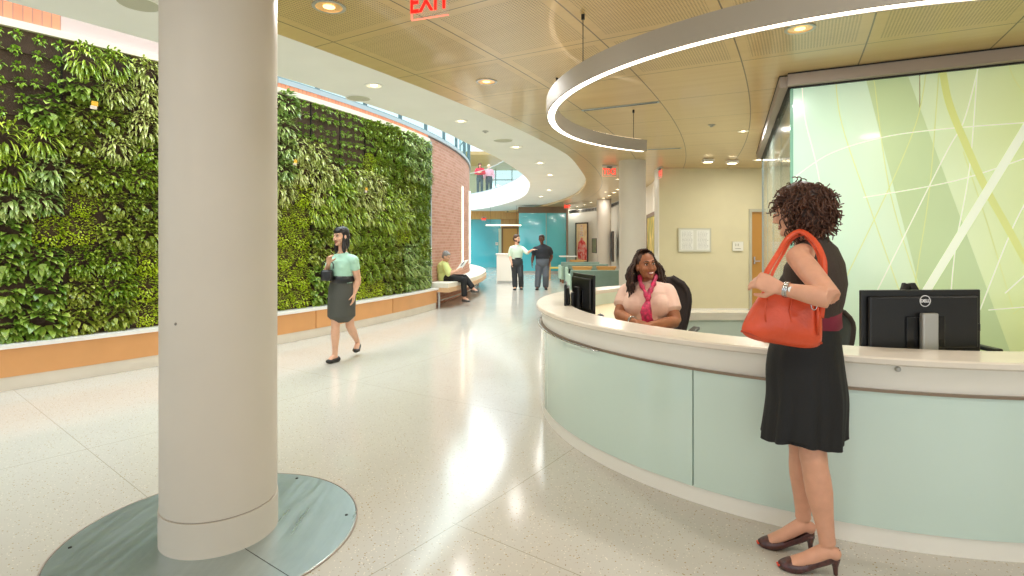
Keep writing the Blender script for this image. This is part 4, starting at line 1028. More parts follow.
def person(label, base, J, g, mats, vox=.006, bottoms='pants', sleeve=.55, sleeve_off=.014, skirt=None, legs=True, hair=None, shoes='flat', group=None, pants_end=.93, belt=None, top_mats=None, smooth=5, extra_top=None, eyes=True, smile=0, teeth=False, shirt_len=3):
    root = thing('person', label, 'person', tuple(base), 0, group)
    cl = vox*.7; s = g.get('s', 1.0); Rt, Rh = J['right'], J.get('hright', J['right'])
    hd = J['head']; HM = frame(J['look'], J.get('headup', Vector((0, 0, 1))))
    base = Vector(base)
    bm = BM()
    ts = torso_sections(J, g); n = len(ts)
    rights = [Rh.lerp(Rt, min(1, i/(n-4))) for i in range(n)]
    sweep(bm, [p for p, r in ts], [r for p, r in ts], rights, 24)
    add_head(bm, hd, HM, g.get('hs', 1.0), g.get('jaw', 1.0))
    nb = hd+HM @ Vector((0, -.022, -.075)); sweep(bm, [J['sh'].lerp(J['neck'], .3), J['neck'], nb], [(.056*s, .054*s), (.049*s, .05*s), (.048*s, .05*s)], Rt, 18)
    A = g.get('arm', 1.0)
    for k in ('L', 'R'):
        S_, E_, W_ = J['s'+k], J['e'+k], J['w'+k]
        ell(bm, S_, (.047*s*A,)*3)
        mid = J['sh'].lerp(S_, .35)
        sweep(bm, [mid, S_.lerp(mid, .3), S_, S_.lerp(E_, .15)], [.05*s, .05*s, .048*s*A, .046*s*A], n=16)
        limb(bm, [S_, E_, W_], [(0, .047*s*A), (.3, .048*s*A), (.7, .043*s*A), (.95, .040*s*A), (1.08, .040*s*A), (1.3, .041*s*A), (1.65, .033*s*A), (1.93, .0265*s), (2, .026*s)])
        hdv = J.get('hd'+k, (W_-E_)); pn = J.get('pn'+k, Vector((0, 0, -1)))
        add_hand(bm, W_+(W_-E_).normalized()*.01, hdv, pn, J.get('ts'+k, 1), s*g.get('hand', 1.0), J.get('cu'+k, .5), grip=J.get('gr'+k, False))
    if legs:
        T = g.get('leg', 1.0)
        for k in ('L', 'R'):
            H_, K_, A_, T_ = J['h'+k], J['k'+k], J['a'+k], J['t'+k]
            limb(bm, [H_, K_, A_], [(0, .088*s*T), (.25, .084*s*T), (.6, .066*s*T), (.9, .056*s*T), (1, .056*s*T), (1.08, .053*s*T), (1.25, .056*s*T), (1.4, .055*s*T), (1.7, .041*s*T), (1.92, .033*s), (2, .034*s)])
            heel = A_+(A_-T_)*Vector((.22, .22, 0))-Vector((0, 0, .045*s)); 
            sweep(bm, [heel, A_-Vector((0, 0, .03*s)), A_.lerp(T_, .5)-Vector((0, 0, g.get('sag', 0))), T_.lerp(A_, .12)-Vector((0, 0, g.get('sag', 0)*.3)), T_], [(.028*s, .028*s), (.033*s, .034*s), (.034*s, .026*s), (.035*s, .018*s), (.024*s, .012*s)], (T_-A_).cross(Vector((0, 0, 1))).normalized(), 14)
    body = remesh(obj('body', bm, mats['skin'], root, base=None), vox, smooth)
    body.data.transform(Matrix.Translation(-base))
    def shell(name, build, m, v=None, sm=None, offb=True):
        bm = BM(); build(bm); bmesh.ops.translate(bm, verts=bm.verts, vec=-base); return remesh(obj(name, bm, m, root), v or vox, sm if sm is not None else smooth+2)
    def top(bm):
        t2 = torso_sections(J, g, (.010 if shirt_len > 2 else .02)+cl)[shirt_len:-1]
        rr = rights[shirt_len:-1]; sweep(bm, [p for p, r in t2], [r for p, r in t2], rr, 24)
        for k in ('L', 'R'):
            S_, E_, W_ = J['s'+k], J['e'+k], J['w'+k]; mid = J['sh'].lerp(S_, .35); so = sleeve_off
            if sleeve == 0: sweep(bm, [J['sh'].lerp(S_, .1), mid, S_.lerp(mid, .5)], [.05*s, .05*s, .047*s+cl], n=16); continue
            ell(bm, S_, (.047*s*A+.009+cl,)*3); sweep(bm, [mid, S_.lerp(mid, .3), S_], [.056*s+cl, .058*s+cl, .056*s*A+cl], n=16)
            if sleeve > 0:
                so = so*.6+cl; full = [(0, .047*s*A+so), (.3, .05*s*A+so*1.1), (.6, .047*s*A+so*1.2), (.95, .043*s*A+so), (1.1, .043*s*A+so), (1.4, .041*s*A+so), (1.7, .034*s+so), (1.95, .028*s+so)]
                prof = [q for q in full if q[0] < sleeve]+[(sleeve, next((q[1] for q in full if q[0] >= sleeve), full[-1][1])-.0)]
                limb(bm, [S_, E_, W_], prof)
        for q in (-1, 1):
            if g.get('bust'):
                b_ = g['bust']; fw = Vector((-Rt.y, Rt.x, 0)); cc = J.get('chest', J['hip'].lerp(J['sh'], .74))
                ell(bm, cc+Rt*q*.072*b_[1]+fw*b_[0]-Vector((0, 0, .015)), (.073*b_[1], .073*b_[1], .075*b_[1]))
        if extra_top: extra_top(bm)
    shell('top', top, mats['top'])
    if bottoms == 'pants':
        def pants(bm):
            t2 = torso_sections(J, g, .010+cl)[:5]; sweep(bm, [p for p, r in t2], [r for p, r in t2], rights[:5], 24)
            for k in ('L', 'R'):
                H_, K_, A_ = J['h'+k], J['k'+k], J['a'+k]; T = g.get('leg', 1.0); e = g.get('flare', .018)
                limb(bm, [H_, K_, A_], [(0, .1*s*T+cl), (.25, .096*s*T+cl), (.6, .079*s*T+cl), (.9, .071*s*T+e*.3+cl), (1, .072*s*T+e*.3+cl), (1.1, .067*s*T+e*.4+cl), (1.2, .064*s*T+e*.4+cl), (1.6, .054*s*T+e*.8+cl), (1+pants_end, .048*s+e+cl)])
        shell('trousers', pants, mats['bottom'])
    if skirt:
        def sk(bm):
            ps = [q[0] for q in skirt]; sweep(bm, ps, [q[1] for q in skirt], Rh, 28)
        shell('skirt', sk, mats['bottom'])
    if belt:
        t2 = torso_sections(J, g, .019)[belt[0]:belt[1]]; bm = BM(); p0, p1 = t2[0], t2[-1]
        sweep(bm, [p for p, r in t2], [r for p, r in t2], rights[belt[0]:belt[1]], 24); bmesh.ops.translate(bm, verts=bm.verts, vec=-base); obj('waistband', bm, mats['belt'], root, smooth=True)
    if legs and shoes:
        for k in ('L', 'R'):
            A_, T_ = J['a'+k], J['t'+k]; f = (T_-A_); f.z = 0; f.normalize(); r_ = f.cross(Vector((0, 0, 1)))
            gz = J.get('g'+k, 0.0)      # ground height under this shoe
            L_ = .245*s; heel = A_-f*.055*s; toe = T_+f*.02*s
            sp = cl*1.2
            def shoe(bm, A_=A_, T_=T_, f=f, r_=r_, heel=heel, toe=toe):
                hz = A_.z-.062*s; tz = T_.z
                a = Vector((heel.x, heel.y, hz)); b = Vector((toe.x, toe.y, tz))
                sweep(bm, [a, a.lerp(b, .2)+Vector((0, 0, .0)), a.lerp(b, .5), a.lerp(b, .78)-Vector((0, 0, .004)), b], [(.033*s+sp, .03*s+sp), (.037*s+sp, .033*s+sp), (.039*s+sp, .027*s+sp), (.045*s+sp, .022*s+sp), (.024*s+sp, .014*s+sp)], r_, 16)
            if shoes in ('flat', 'boot'):
                so = shell('shoe', shoe, mats['shoe'], min(vox, .008), 3)
                bm = BM(); a = heel; 
                if shoes == 'boot':
                    bb = bm; sweep(bb, [Vector((heel.x, heel.y, max(.006, A_.z-.085*s))), Vector((toe.x, toe.y, max(.006, T_.z-.016*s)))], [(.036*s, .006), (.036*s, .006)], r_, 12)
                    bmesh.ops.translate(bb, verts=bb.verts, vec=-base); sole = obj('sole', bb, M_black, so)
                else: bm.free()
    return root, HM, base, rights
def strands(bm, c, M, pts_list, r, n=5, base=Vector((0, 0, 0)), s=1.0):
    for pts in pts_list: tube(bm, [c+M @ (Vector(p)*s)-base for p in pts], r, n)
def cap_hair(root, c, M, s, base, m, name='hair', low=-.02, back=.0, vox=.006, lumps=0, extra=None, grow=1.0, fringe=True):
    bm = BM()
    def e(p, r): ell(bm, c+M @ (Vector(p)*s)-base, [x*s*grow for x in r], M, 20, 14)
    e((0, -.022, .044), (.082, .092, .082)); e((0, -.05, .0), (.074, .068, .075+back))
    if fringe: e((0, .035, .085), (.058, .04, .03))
    if extra: extra(e)
    r_ = random.Random(3)
    for k in range(lumps):
        a = r_.uniform(0, 2*PI); el_ = r_.uniform(.1, 1.4); p = (.075*math.cos(a)*math.cos(el_), -.03+.085*math.sin(a)*math.cos(el_), .045+.075*math.sin(el_))
        if p[1] > .05 and p[2] < .07: continue
        e(p, (.016, .016, .016))
    return remesh(obj(name, bm, m, root), vox, 2)

M_hairdark = mat('hair_black', '#1c1614', .45, bump=.4, bscale=60); M_hairbrown = mat('hair_dark_brown', '#3a2418', .5, var=.3, vscale=40); M_hairgrey = mat('hair_grey', '#8d8984', .6, bump=.4, bscale=80, var=.2, vscale=40)
M_lip = mat('lips_natural', '#a8564c', .4); M_liprose = mat('lips_rose', '#a8414a', .35)

# ============ woman standing at the desk with an orange shoulder bag
def V3(x, y, z): return Vector((x, y, z))
fw_base = V3(1.33, 2.46, 0)
Rt = V3(.78, .62, 0).normalized(); Rh = V3(.70, .71, 0).normalized()
J = dict(hip=V3(1.325, 2.46, .91), waist=V3(1.338, 2.455, 1.10), chest=V3(1.345, 2.44, 1.245), sh=V3(1.335, 2.425, 1.39), neck=V3(1.305, 2.445, 1.45), right=Rt, hright=Rh,
         head=V3(1.285, 2.485, 1.565), look=V3(-.66, .75, -.14), sL=V3(1.205, 2.315, 1.362), eL=P(832, 299, 2.04), wL=P(783, 289, 2.15), sR=V3(1.462, 2.535, 1.362), eR=V3(1.47, 2.68, 1.12), wR=V3(1.43, 2.83, .945),
         hdL=V3(-.8, .3, .35), pnL=V3(.25, .8, -.45), tsL=1, cuL=1.6, grL=True, hdR=V3(-.5, .5, -.15), pnR=V3(0, 0, -1), tsR=-1, cuR=.3,
         hL=V3(1.27, 2.40, .88), kL=V3(1.288, 2.345, .50), aL=V3(1.352, 2.352, .137), tL=V3(1.195, 2.40, .022), hR=V3(1.38, 2.52, .88), kR=V3(1.318, 2.50, .50), aR=V3(1.342, 2.53, .155), tR=V3(1.185, 2.575, .022))
g = dict(hipw=.168, waistw=.125, chestw=.145, shw=.172, depth=.105, s=1.0, arm=.98, leg=.98, bust=(.055, .95), hs=.98, belly=.92, sag=.024)
M_skinF = skin('skin_fair', '#d8a184')
mt = dict(skin=M_skinF, top=mat('dark_brown_knit', '#3a2e26', .8, bump=.2, bscale=120), bottom=mat('black_jersey', '#121110', .75, bump=.1, bscale=90), belt=mat('burgundy_sash', '#7a1430', .6), shoe=None)
def skirt_F(J):
    w, h = J['waist'], J['hip']
    return [(w+V3(0, 0, -.03), (.128, .10)), (h+V3(-.01, 0, .06), (.17, .135)), (h+V3(-.015, 0, -.05), (.182, .15)), (V3(1.312, 2.45, .74), (.184, .155)), (V3(1.30, 2.445, .62), (.186, .158)), (V3(1.295, 2.445, .562), (.188, .16))]
root, HM, base, rights = person('woman with curly brown hair and orange shoulder bag standing at the desk', fw_base, J, g, mt, vox=.005, bottoms=None, sleeve=0, shoes=None, shirt_len=4, smooth=6)
# pleated skirt: lofted with folds
bm = BM(); NN = 96; prev = None; secs = skirt_F(J); P_ = catmull([s_[0] for s_ in secs], 6); RR = catmull([V3(s_[1][0], s_[1][1], 0) for s_ in secs], 6); F_dir = V3(-Rh.y, Rh.x, 0)
for i, (p, r) in enumerate(zip(P_, RR)):
    t = i/(len(P_)-1); ring = []
    for k in range(NN):
        a = 2*PI*k/NN; amp = .010*t**1.5; f = 1+(amp*math.sin(a*9+.8*math.sin(a*2+t))+amp*.6*math.sin(a*17+2))/.17
        hemz = -.012*math.sin(a*3+1)*t if t > .95 else 0
        ring.append(bm.verts.new(p+Rh*r.x*f*math.cos(a)+F_dir*r.y*f*math.sin(a)+V3(0, 0, hemz)-base))
    if prev:
        for k in range(NN): bm.faces.new((prev[k], prev[(k+1) % NN], ring[(k+1) % NN], ring[k]))
    prev = ring
sk = obj('skirt', bm, mt['bottom'], root, smooth=True); so = sk.modifiers.new('s', 'SOLIDIFY'); so.thickness = .004
bm = BM(); ws = [(J['waist']+V3(0, 0, -.05), (.142, .118)), (J['waist'], (.139, .115)), (J['waist']+V3(0, 0, .035), (.142, .118))]
sweep(bm, [p-base for p, r in ws], [r for p, r in ws], Rt, 28); obj('sash', bm, mt['belt'], root, smooth=True)
face_parts(root, J['head'], HM, .98, base, M_lip, M_hairbrown, 0)
# curly hair
bm = BM(); hc = J['head']
ell(bm, hc+HM @ V3(0, -.03, .035)-base, (.092, .10, .095), HM); ell(bm, hc+HM @ V3(0, -.06, -.03)-base, (.09, .07, .10), HM)
hr = obj('hair', bm, M_hairbrown, root, smooth=True)
bm = BM(); r_ = random.Random(21)
for i in range(620):
    while True:
        d = V3(r_.gauss(0, 1), r_.gauss(0, 1), r_.gauss(0, 1)).normalized()
        if d.y > .5 and d.z < .35: continue
        if d.z < -.85: continue
        break
    c0 = V3(0, -.035, .015)+V3(d.x*.080, d.y*.086, d.z*.10)
    ln = r_.uniform(.045, .085); out = (d*1.0+V3(r_.uniform(-.4, .4), r_.uniform(-.4, .4), -.9)).normalized()
    ax = out.orthogonal().normalized(); ay = out.cross(ax); ph = r_.uniform(0, 6.28); turns = r_.uniform(1.6, 2.6); rad = r_.uniform(.006, .011); pts = []
    for q in range(13):
        t = q/12; a = ph+t*turns*2*PI
        pts.append(c0+out*ln*t+(ax*math.cos(a)+ay*math.sin(a))*rad*(.5+t*.6)+V3(0, 0, -.02*t*t))
    tube(bm, [hc+HM @ p-base for p in pts], .0027, 4, caps=False)
obj('curls', bm, mat('curl_brown', '#573523', .42, var=.35, vscale=30), hr)
# watch, shoes
bm = BM(); dW = (J['wL']-J['eL']).normalized(); ax = dW.orthogonal().normalized(); ay = dW.cross(ax); cw_ = J['wL']-dW*.012-base
tube(bm, [cw_+(ax*math.cos(k*PI/12)+ay*math.sin(k*PI/12))*.0295 for k in range(24)], .004, 6, closed=True)
for q in (-.006, .006): tube(bm, [cw_+dW*q+(ax*math.cos(k*PI/12)+ay*math.sin(k*PI/12))*.029 for k in range(24)], .004, 6, closed=True)
wt = obj('wristwatch', bm, M_chrome, root)
bm = BM(); cyl(bm, (0, 0), .011, 0, .004, 20); bmesh.ops.transform(bm, matrix=Matrix.Translation(cw_+V3(0, -.030, .004))@Matrix.Rotation(PI/2, 4, 'X'), verts=bm.verts); obj('watch_face', bm, mat('watch_dial', '#d9d4c6', .2, metal=.6), wt)
M_pump = mat('snakeskin_burgundy', '#4a2422', .3, coat=.5, var=.5, vscale=60)
for k in ('L', 'R'):
    A_, T_ = J['a'+k], J['t'+k]; f = (T_-A_); f.z = 0; f.normalize(); r_ = V3(f.y, -f.x, 0)
    toe = V3(T_.x, T_.y, 0)+f*.028; hl = V3(A_.x, A_.y, 0)-f*.045
    bm = BM(); rows = []; N = 20
    for i in range(N+1):
        t = i/N; p = hl.lerp(toe, t); zs = .072*(1-t)**1.6*(1 if t < .6 else 1) if t < .75 else .004*(1-t)
        zs = .070*max(0, 1-t/.72)**1.25+.004
        hw = .030*math.sin(PI*min(1, t*1.5+.22)*.5)*(1-.25*math.exp(-((t-.35)/.15)**2))+.010*math.exp(-((t-.72)/.18)**2); hw *= (1 if t < .85 else math.sqrt(max(.05, 1-((t-.85)/.155)**2)))
        ht = (.058-.075*t if t < .3 else .0355 if t < .56 else .036+.010*math.sin((t-.56)/.44*PI)-.012*max(0, t-.8)/.2)
        ring = []
        for j in range(13):
            a = PI*j/12; open_ = t < .56
            ca, sa = math.cos(a), math.sin(a)
            ring.append(p+r_*hw*ca*(1.0)+V3(0, 0, zs+ht*(sa**.6)) if not open_ else p+r_*hw*(ca if abs(ca) > .8 else (.8 if ca > 0 else -.8)*1)+V3(0, 0, zs+ht*min(1, sa*1.6)))
        if open_:
            L1 = [p+r_*hw*(1+.05*math.sin(q/5*PI))+V3(0, 0, zs+ht*q/5) for q in range(6)]
            inn = [p+r_*hw*.88+V3(0, 0, zs+ht*.25)]; mid = [p+V3(0, 0, zs+.004)]; inn2 = [p-r_*hw*.88+V3(0, 0, zs+ht*.25)]
            L2 = [p-r_*hw*(1+.05*math.sin(q/5*PI))+V3(0, 0, zs+ht*q/5) for q in range(4, -1, -1)]
            ring = L1[:5]+inn+mid+inn2+L2
        rows.append([bm.verts.new(q-base) for q in ring])
    for A, B in zip(rows, rows[1:]):
        m_ = min(len(A), len(B))
        for j in range(m_-1): bm.faces.new((A[j], A[j+1], B[j+1], B[j]))
        bm.faces.new((A[-1], A[0], B[0], B[-1]))
    bm.faces.new(rows[0]); bm.faces.new(rows[-1][::-1]); bmesh.ops.recalc_face_normals(bm, faces=bm.faces)
    sh_ = obj('shoe', bm, M_pump, root, smooth=True)
    bm = BM(); hp_ = hl+f*.018; sweep(bm, [hp_+V3(0, 0, .074)-base, hp_+V3(0, 0, .04)-f*.002-base, hp_+V3(0, 0, .006)-f*.004-base], [(.022, .022), (.012, .011), (.0085, .0085)], r_, 12); obj('heel', bm, M_pump, sh_)
    for q in (-.008, .006): 
        bm = BM(); ell(bm, toe+f*.001+r_*q+V3(0, 0, .014)-base, (.007, .007, .005)); obj('painted_toenail', bm, mat('nail_red', '#e0452c', .3), root, smooth=True)

# orange handbag held under her arm
bag = thing('handbag', 'large orange leather shoulder bag held under the arm of the standing woman', 'bag', (1.16, 2.14, .95))
bb = Vector(bag.location); M_bag = mat('orange_leather', '#d9502a', .42, coat=.15, bump=.25, bscale=35, var=.08, vscale=10)
def Q(u, v, Z): return P(u, v, Z)-bb
bm = BM(); outline = [(738, 334), (741, 323), (749, 308), (757, 296), (763, 287), (772, 284), (790, 288), (810, 292), (821, 296), (823, 315), (823, 340), (821, 350), (800, 350), (780, 346), (760, 343), (748, 340)]
def bagZ(u): return 2.255-.03*(u-739)/84
cen = (788, 316); NR = 7; rings_f, rings_b = [], []
for i in range(NR+1):
    t = i/NR
    th = .062*math.sqrt(max(0, 1-t**2.2))
    rf = []; rb = []
    for (u, v) in outline:
        uu, vv = cen[0]+(u-cen[0])*t, cen[1]+(v-cen[1])*t
        low_ = .55+.45*min(1, max(0, (vv-270)/60))
        rf.append((uu, vv, -th*low_)); rb.append((uu, vv, th*low_))
    rings_f.append(rf); rings_b.append(rb)
def mk(r): return [bm.verts.new(Q(u, v, bagZ(u)+.0)+V3(0, dz_, 0)) for u, v, dz_ in r]
fr = [mk(r) for r in rings_f[1:]]; bk = [mk(r) for r in rings_b[1:-1]]+[fr[-1]]
cf = bm.verts.new(Q(cen[0], cen[1], bagZ(cen[0]))+V3(0, -.06, 0)); cb = bm.verts.new(Q(cen[0], cen[1], bagZ(cen[0]))+V3(0, .06, 0)); m_ = len(outline)
for k in range(m_):
    bm.faces.new((cf, fr[0][k], fr[0][(k+1) % m_])); bm.faces.new((cb, bk[0][(k+1) % m_], bk[0][k]))
    for i in range(NR-1):
        bm.faces.new((fr[i][k], fr[i+1][k], fr[i+1][(k+1) % m_], fr[i][(k+1) % m_])); bm.faces.new((bk[i][k], bk[i][(k+1) % m_], bk[i+1][(k+1) % m_], bk[i+1][k]))
bmesh.ops.recalc_face_normals(bm, faces=bm.faces)
o = obj('bag_body', bm, M_bag, bag, smooth=True); ss = o.modifiers.new('s', 'SUBSURF'); ss.levels = 2; ss.render_levels = 2
bm = BM(); tube(bm, [Q(u, v, bagZ(u)-.028) for u, v in ((741, 331), (760, 337), (785, 341), (822, 343))], .0045, 6); obj('bottom_seam', bm, mat('orange_leather_edge', '#b83e1e', .45), bag)
for sx in (768, 793): bm = BM(); tube(bm, [Q(sx+dx, v, bagZ(sx)-.052) for dx, v in ((0, 296), (-3, 310), (-2, 322))], .003, 6); obj('pleat_seam', bm, M_bag, bag)
bm = BM(); tube(bm, [Q(817, 300, 2.19), Q(818, 318, 2.175), Q(818, 335, 2.18)], .006, 6); obj('side_buckle_strap', bm, M_bag, bag)
bm = BM(); tube(bm, [Q(814+3*math.cos(a*PI/8), 305+5*math.sin(a*PI/8), 2.165) for a in range(16)], .0025, 6, closed=True); obj('buckle_ring', bm, M_chrome, bag)
def strap(pts, w=.02, name='strap'):
    bm = BM(); ps = catmull(pts, 8); prev = None
    for i, p in enumerate(ps):
        t = (ps[min(i+1, len(ps)-1)]-ps[max(i-1, 0)]).normalized(); sd_ = t.cross(V3(-.25, -1, .25).normalized()).normalized()*w/2
        cur = [bm.verts.new(p+sd_), bm.verts.new(p-sd_)]
        if prev: bm.faces.new((prev[0], prev[1], cur[1], cur[0]))
        prev = cur
    o = obj(name, bm, M_bag, bag, smooth=True); so = o.modifiers.new('s', 'SOLIDIFY'); so.thickness = .004; so.offset = 0; return o
strap([Q(765, 290, 2.25), Q(765, 279, 2.24), Q(768, 270, 2.25), Q(779, 252, 2.32), Q(788, 238, 2.37), Q(801, 231.5, 2.35), Q(815, 241.5, 2.29), Q(823, 257, 2.22), Q(824.5, 272, 2.19), Q(823, 300, 2.19), Q(821, 318, 2.2)], .021)
strap([Q(772, 288, 2.27), Q(771, 279, 2.26), Q(774, 270, 2.27), Q(783, 254, 2.34), Q(791, 241, 2.39), Q(802, 235, 2.37), Q(813, 245, 2.31), Q(819, 259, 2.25), Q(819, 275, 2.22), Q(817, 300, 2.2)], .012, 'back_strap')

# ============ receptionist
Z0 = 4.36
Rt = V3(-.93, .36, 0).normalized()       # her right points to image left
def Pz(u, v, Z): return P(u, v, Z)
rb = V3(1.10, 4.5, 0)
J = dict(hip=V3(1.15, 4.52, .60), waist=V3(1.12, 4.46, .76), chest=Pz(648, 302, 4.40), sh=Pz(647, 286.5, 4.42), neck=Pz(646.5, 281, 4.42), right=Rt,
         head=Pz(645.5, 265.5, 4.38), look=V3(.22, -1, .10), headup=V3(-.10, 0, 1), sL=Pz(667, 291.5, 4.36), eL=Pz(676, 322, 4.24), wL=Pz(650, 325, 4.02), sR=Pz(627, 291.5, 4.52), eR=Pz(619, 315, 4.40), wR=Pz(633, 321, 4.08),
         hdL=V3(-.9, -.25, -.12), pnL=V3(0, 0, -1), tsL=1, cuL=.5, hdR=V3(.85, -.45, -.1), pnR=V3(0, 0, -1), tsR=-1, cuR=.5,
         hL=V3(1.25, 4.50, .58), kL=V3(1.32, 4.06, .56), aL=V3(1.34, 4.08, .12), tL=V3(1.33, 3.92, .03), hR=V3(1.05, 4.50, .58), kR=V3(1.00, 4.10, .56), aR=V3(.98, 4.12, .12), tR=V3(.97, 3.96, .03))
g = dict(hipw=.185, waistw=.155, chestw=.165, shw=.18, depth=.125, s=1.0, arm=1.15, leg=1.0, bust=(.054, 1.3), hs=1.0, jaw=1.05, belly=1.05, mid=1.08)
M_skinB = skin('skin_brown', '#9c6444')
mt = dict(skin=M_skinB, top=mat('blush_knit', '#e9c3b0', .75, bump=.15, bscale=100), bottom=mat('dark_slacks', '#26222a', .8), shoe=M_black)
root, HM, base, rights = person('smiling receptionist in blush top and magenta scarf seated behind the desk', rb, J, g, mt, vox=.0055, sleeve=.62, sleeve_off=.02, smooth=5)
face_parts(root, J['head'], HM, 1.0, base, M_liprose, M_hairdark, 1, teeth=True)
M_lock = mat('locks_dark_brown', '#3a2215', .5, var=.5, vscale=60)
bm = BM(); hc = J['head']
ell(bm, hc+HM @ V3(0, -.022, .042)-base, (.083, .09, .083), HM); ell(bm, hc+HM @ V3(0, -.05, -.01)-base, (.08, .062, .085), HM); hr = obj('hair', bm, M_lock, root, smooth=True)
bm = BM(); r_ = random.Random(8)
for i in range(170):
    a = r_.uniform(-.15, 2*PI+.15) ; side = math.cos(a); bk_ = math.sin(a)
    if bk_ > .45: continue
    x0, y0 = .082*side, -.02+.08*min(bk_, .45)
    part = V3(.02+r_.uniform(-.02, .02), .02+r_.uniform(-.05, .04), .128)
    ln = r_.uniform(.08, .20)*(1 if bk_ < .2 else .85); fl = r_.uniform(1.0, 1.62)
    pts = [part, V3(x0*.72, y0*.6+.01, .10), V3(x0*1.08, y0*1.05, .04), V3(x0*1.2*fl, y0*1.15, -.04), V3(x0*1.22*fl, y0*1.2+.0, -.04-ln*.5), V3(x0*1.25*fl+r_.uniform(-.012, .012), y0*1.15+r_.uniform(-.01, .02), -.04-ln)]
    pts = catmull(pts, 4); pts = [p+V3(.005*math.sin(k*1.9+i), .005*math.cos(k*1.9+i), 0) for k, p in enumerate(pts)]
    tube(bm, [hc+HM @ p-base for p in pts], [.0062+.0016*math.sin(k*2.3+i) for k in range(len(pts)-1)]+[.003], 5)
obj('locks', bm, M_lock, hr)
M_scarf = mat('magenta_scarf', '#b01c48', .5, var=.55, vscale=45, bump=.3, bscale=60)
fwR = V3(Rt.y*-1, Rt.x, 0); fwR = V3(-Rt.y, Rt.x, 0)
def S_(u, v, Z): return P(u, v, Z)-base
bm = BM()
tube(bm, catmull([S_(640, 277, 4.36), S_(641, 284, 4.29), S_(645, 292, 4.235), S_(647.5, 300, 4.19)], 6), [.016+.004*math.sin(k) for k in range(19)], 10)
tube(bm, catmull([S_(655, 277, 4.35), S_(653.5, 284, 4.285), S_(650, 292, 4.235), S_(648, 300, 4.19)], 6), [.018+.004*math.sin(k*1.3) for k in range(19)], 10)
tube(bm, catmull([S_(640, 277, 4.38), S_(640, 275, 4.48), S_(648, 273.5, 4.52), S_(655, 275, 4.46), S_(655.5, 277.5, 4.36)], 6), .018, 10)
ell(bm, S_(648, 300, 4.17), (.019, .019, .022))
sc1 = obj('scarf', bm, M_scarf, root, smooth=True)
bm = BM(); prevr = None
for q, (u, v, Z, w) in enumerate(((648, 301, 4.165, .018), (646.5, 306, 4.13, .035), (646, 312, 4.105, .045), (647, 318, 4.11, .04), (648.5, 322.5, 4.11, .05), (649, 326, 4.12, .045))):
    c_ = S_(u, v, Z); rr = [bm.verts.new(c_+V3(w*math.cos(k*PI/6), .016*math.sin(k*PI/6)+.005*math.sin(k*1.7+q), 0)) for k in range(12)]
    if prevr:
        for k in range(12): bm.faces.new((prevr[k], prevr[(k+1) % 12], rr[(k+1) % 12], rr[k]))
    prevr = rr
bm.faces.new(prevr); obj('scarf_tail', bm, M_scarf, sc1, smooth=True)
bm = BM(); dW = (J['wR']-J['eR']).normalized(); ax = dW.orthogonal().normalized(); ay = dW.cross(ax); cw_ = J['wR']-dW*.01-base
for q in (-.007, 0, .007): tube(bm, [cw_+dW*q+(ax*math.cos(k*PI/12)+ay*math.sin(k*PI/12))*.031 for k in range(24)], .0042, 6, closed=True)
obj('wristwatch', bm, M_chrome, root)

# ============ walking woman
Zw = 6.48
def Wp_(u, v, dz_=0): return P(u, v, Zw+dz_)
J = dict(hip=Wp_(342, 287, .02), waist=Wp_(342, 276), chest=Wp_(342, 266, .0), sh=Wp_(343, 256.5), neck=Wp_(342.5, 251.5), right=V3(-.86, .50, 0).normalized(), hright=V3(-.90, .43, 0).normalized(),
         head=Wp_(341, 236.5, -.02), look=V3(-.55, -.84, -.05), sL=Wp_(353.8, 260.5, -.08), eL=Wp_(358, 280, .0), wL=Wp_(354.5, 293, -.04), sR=Wp_(331.8, 261, .09), eR=Wp_(325, 277, .1), wR=Wp_(328.5, 264, -.12),
         hdL=V3(-.1, -.15, -1), pnL=V3(-1, 0, 0), tsL=-1, cuL=.35, hdR=V3(.2, -.3, .9), pnR=V3(.6, -.5, 0), tsR=1, cuR=.9,
         hL=Wp_(348, 292, .0), kL=Wp_(350, 326, .10), aL=Wp_(357.5, 341.5, .40), tL=Wp_(356, 351, .28), hR=Wp_(336, 292, .02), kR=Wp_(335.5, 325, -.03), aR=Wp_(335, 354.5, -.0), tR=Wp_(328.5, 361.2, -.09))
g = dict(hipw=.16, waistw=.125, chestw=.14, shw=.165, depth=.10, s=.97, bust=(.05, .85), hs=.97, leg=.95)
mt = dict(skin=skin('skin_light', '#d8a88a'), top=mat('mint_blouse', '#a8d0b8', .7, bump=.15, bscale=60), bottom=mat('charcoal_skirt', '#4a4a42', .75, bump=.1, bscale=120), belt=M_black, shoe=mat('black_flats', '#1c1a18', .4))
skirtW = [(Wp_(342, 278), (.135, .108)), (Wp_(342, 288, .02), (.172, .13)), (Wp_(342, 297, .02), (.176, .14)), (Wp_(341.5, 307, .03), (.17, .15)), (Wp_(341.5, 316, .03), (.165, .155))]
wb = V3(J['hip'].x, Zw, 0)
root, HM, base, rights = person('woman in mint blouse and grey skirt walking beside the living wall', wb, J, g, mt, vox=.007, bottoms=None, skirt=skirtW, sleeve=.42, sleeve_off=.004, shoes='flat', smooth=4)
bm = BM(); sweep(bm, [Wp_(342, 276.5)-base, Wp_(342, 281)-base], [(.15, .122), (.158, .128)], J['right'], 24); obj('waistband', bm, M_black, root, smooth=True)
face_parts(root, J['head'], HM, .97, base, M_lip, M_hairdark, .5)
def longh(e): e((0, -.055, -.06), (.075, .045, .11)); e((.062, -.005, -.06), (.022, .04, .10)); e((-.062, -.005, -.06), (.022, .04, .10)); e((.07, .02, -.13), (.025, .03, .07)); e((-.07, .02, -.13), (.025, .03, .07)); e((0, .06, .065), (.055, .03, .028))
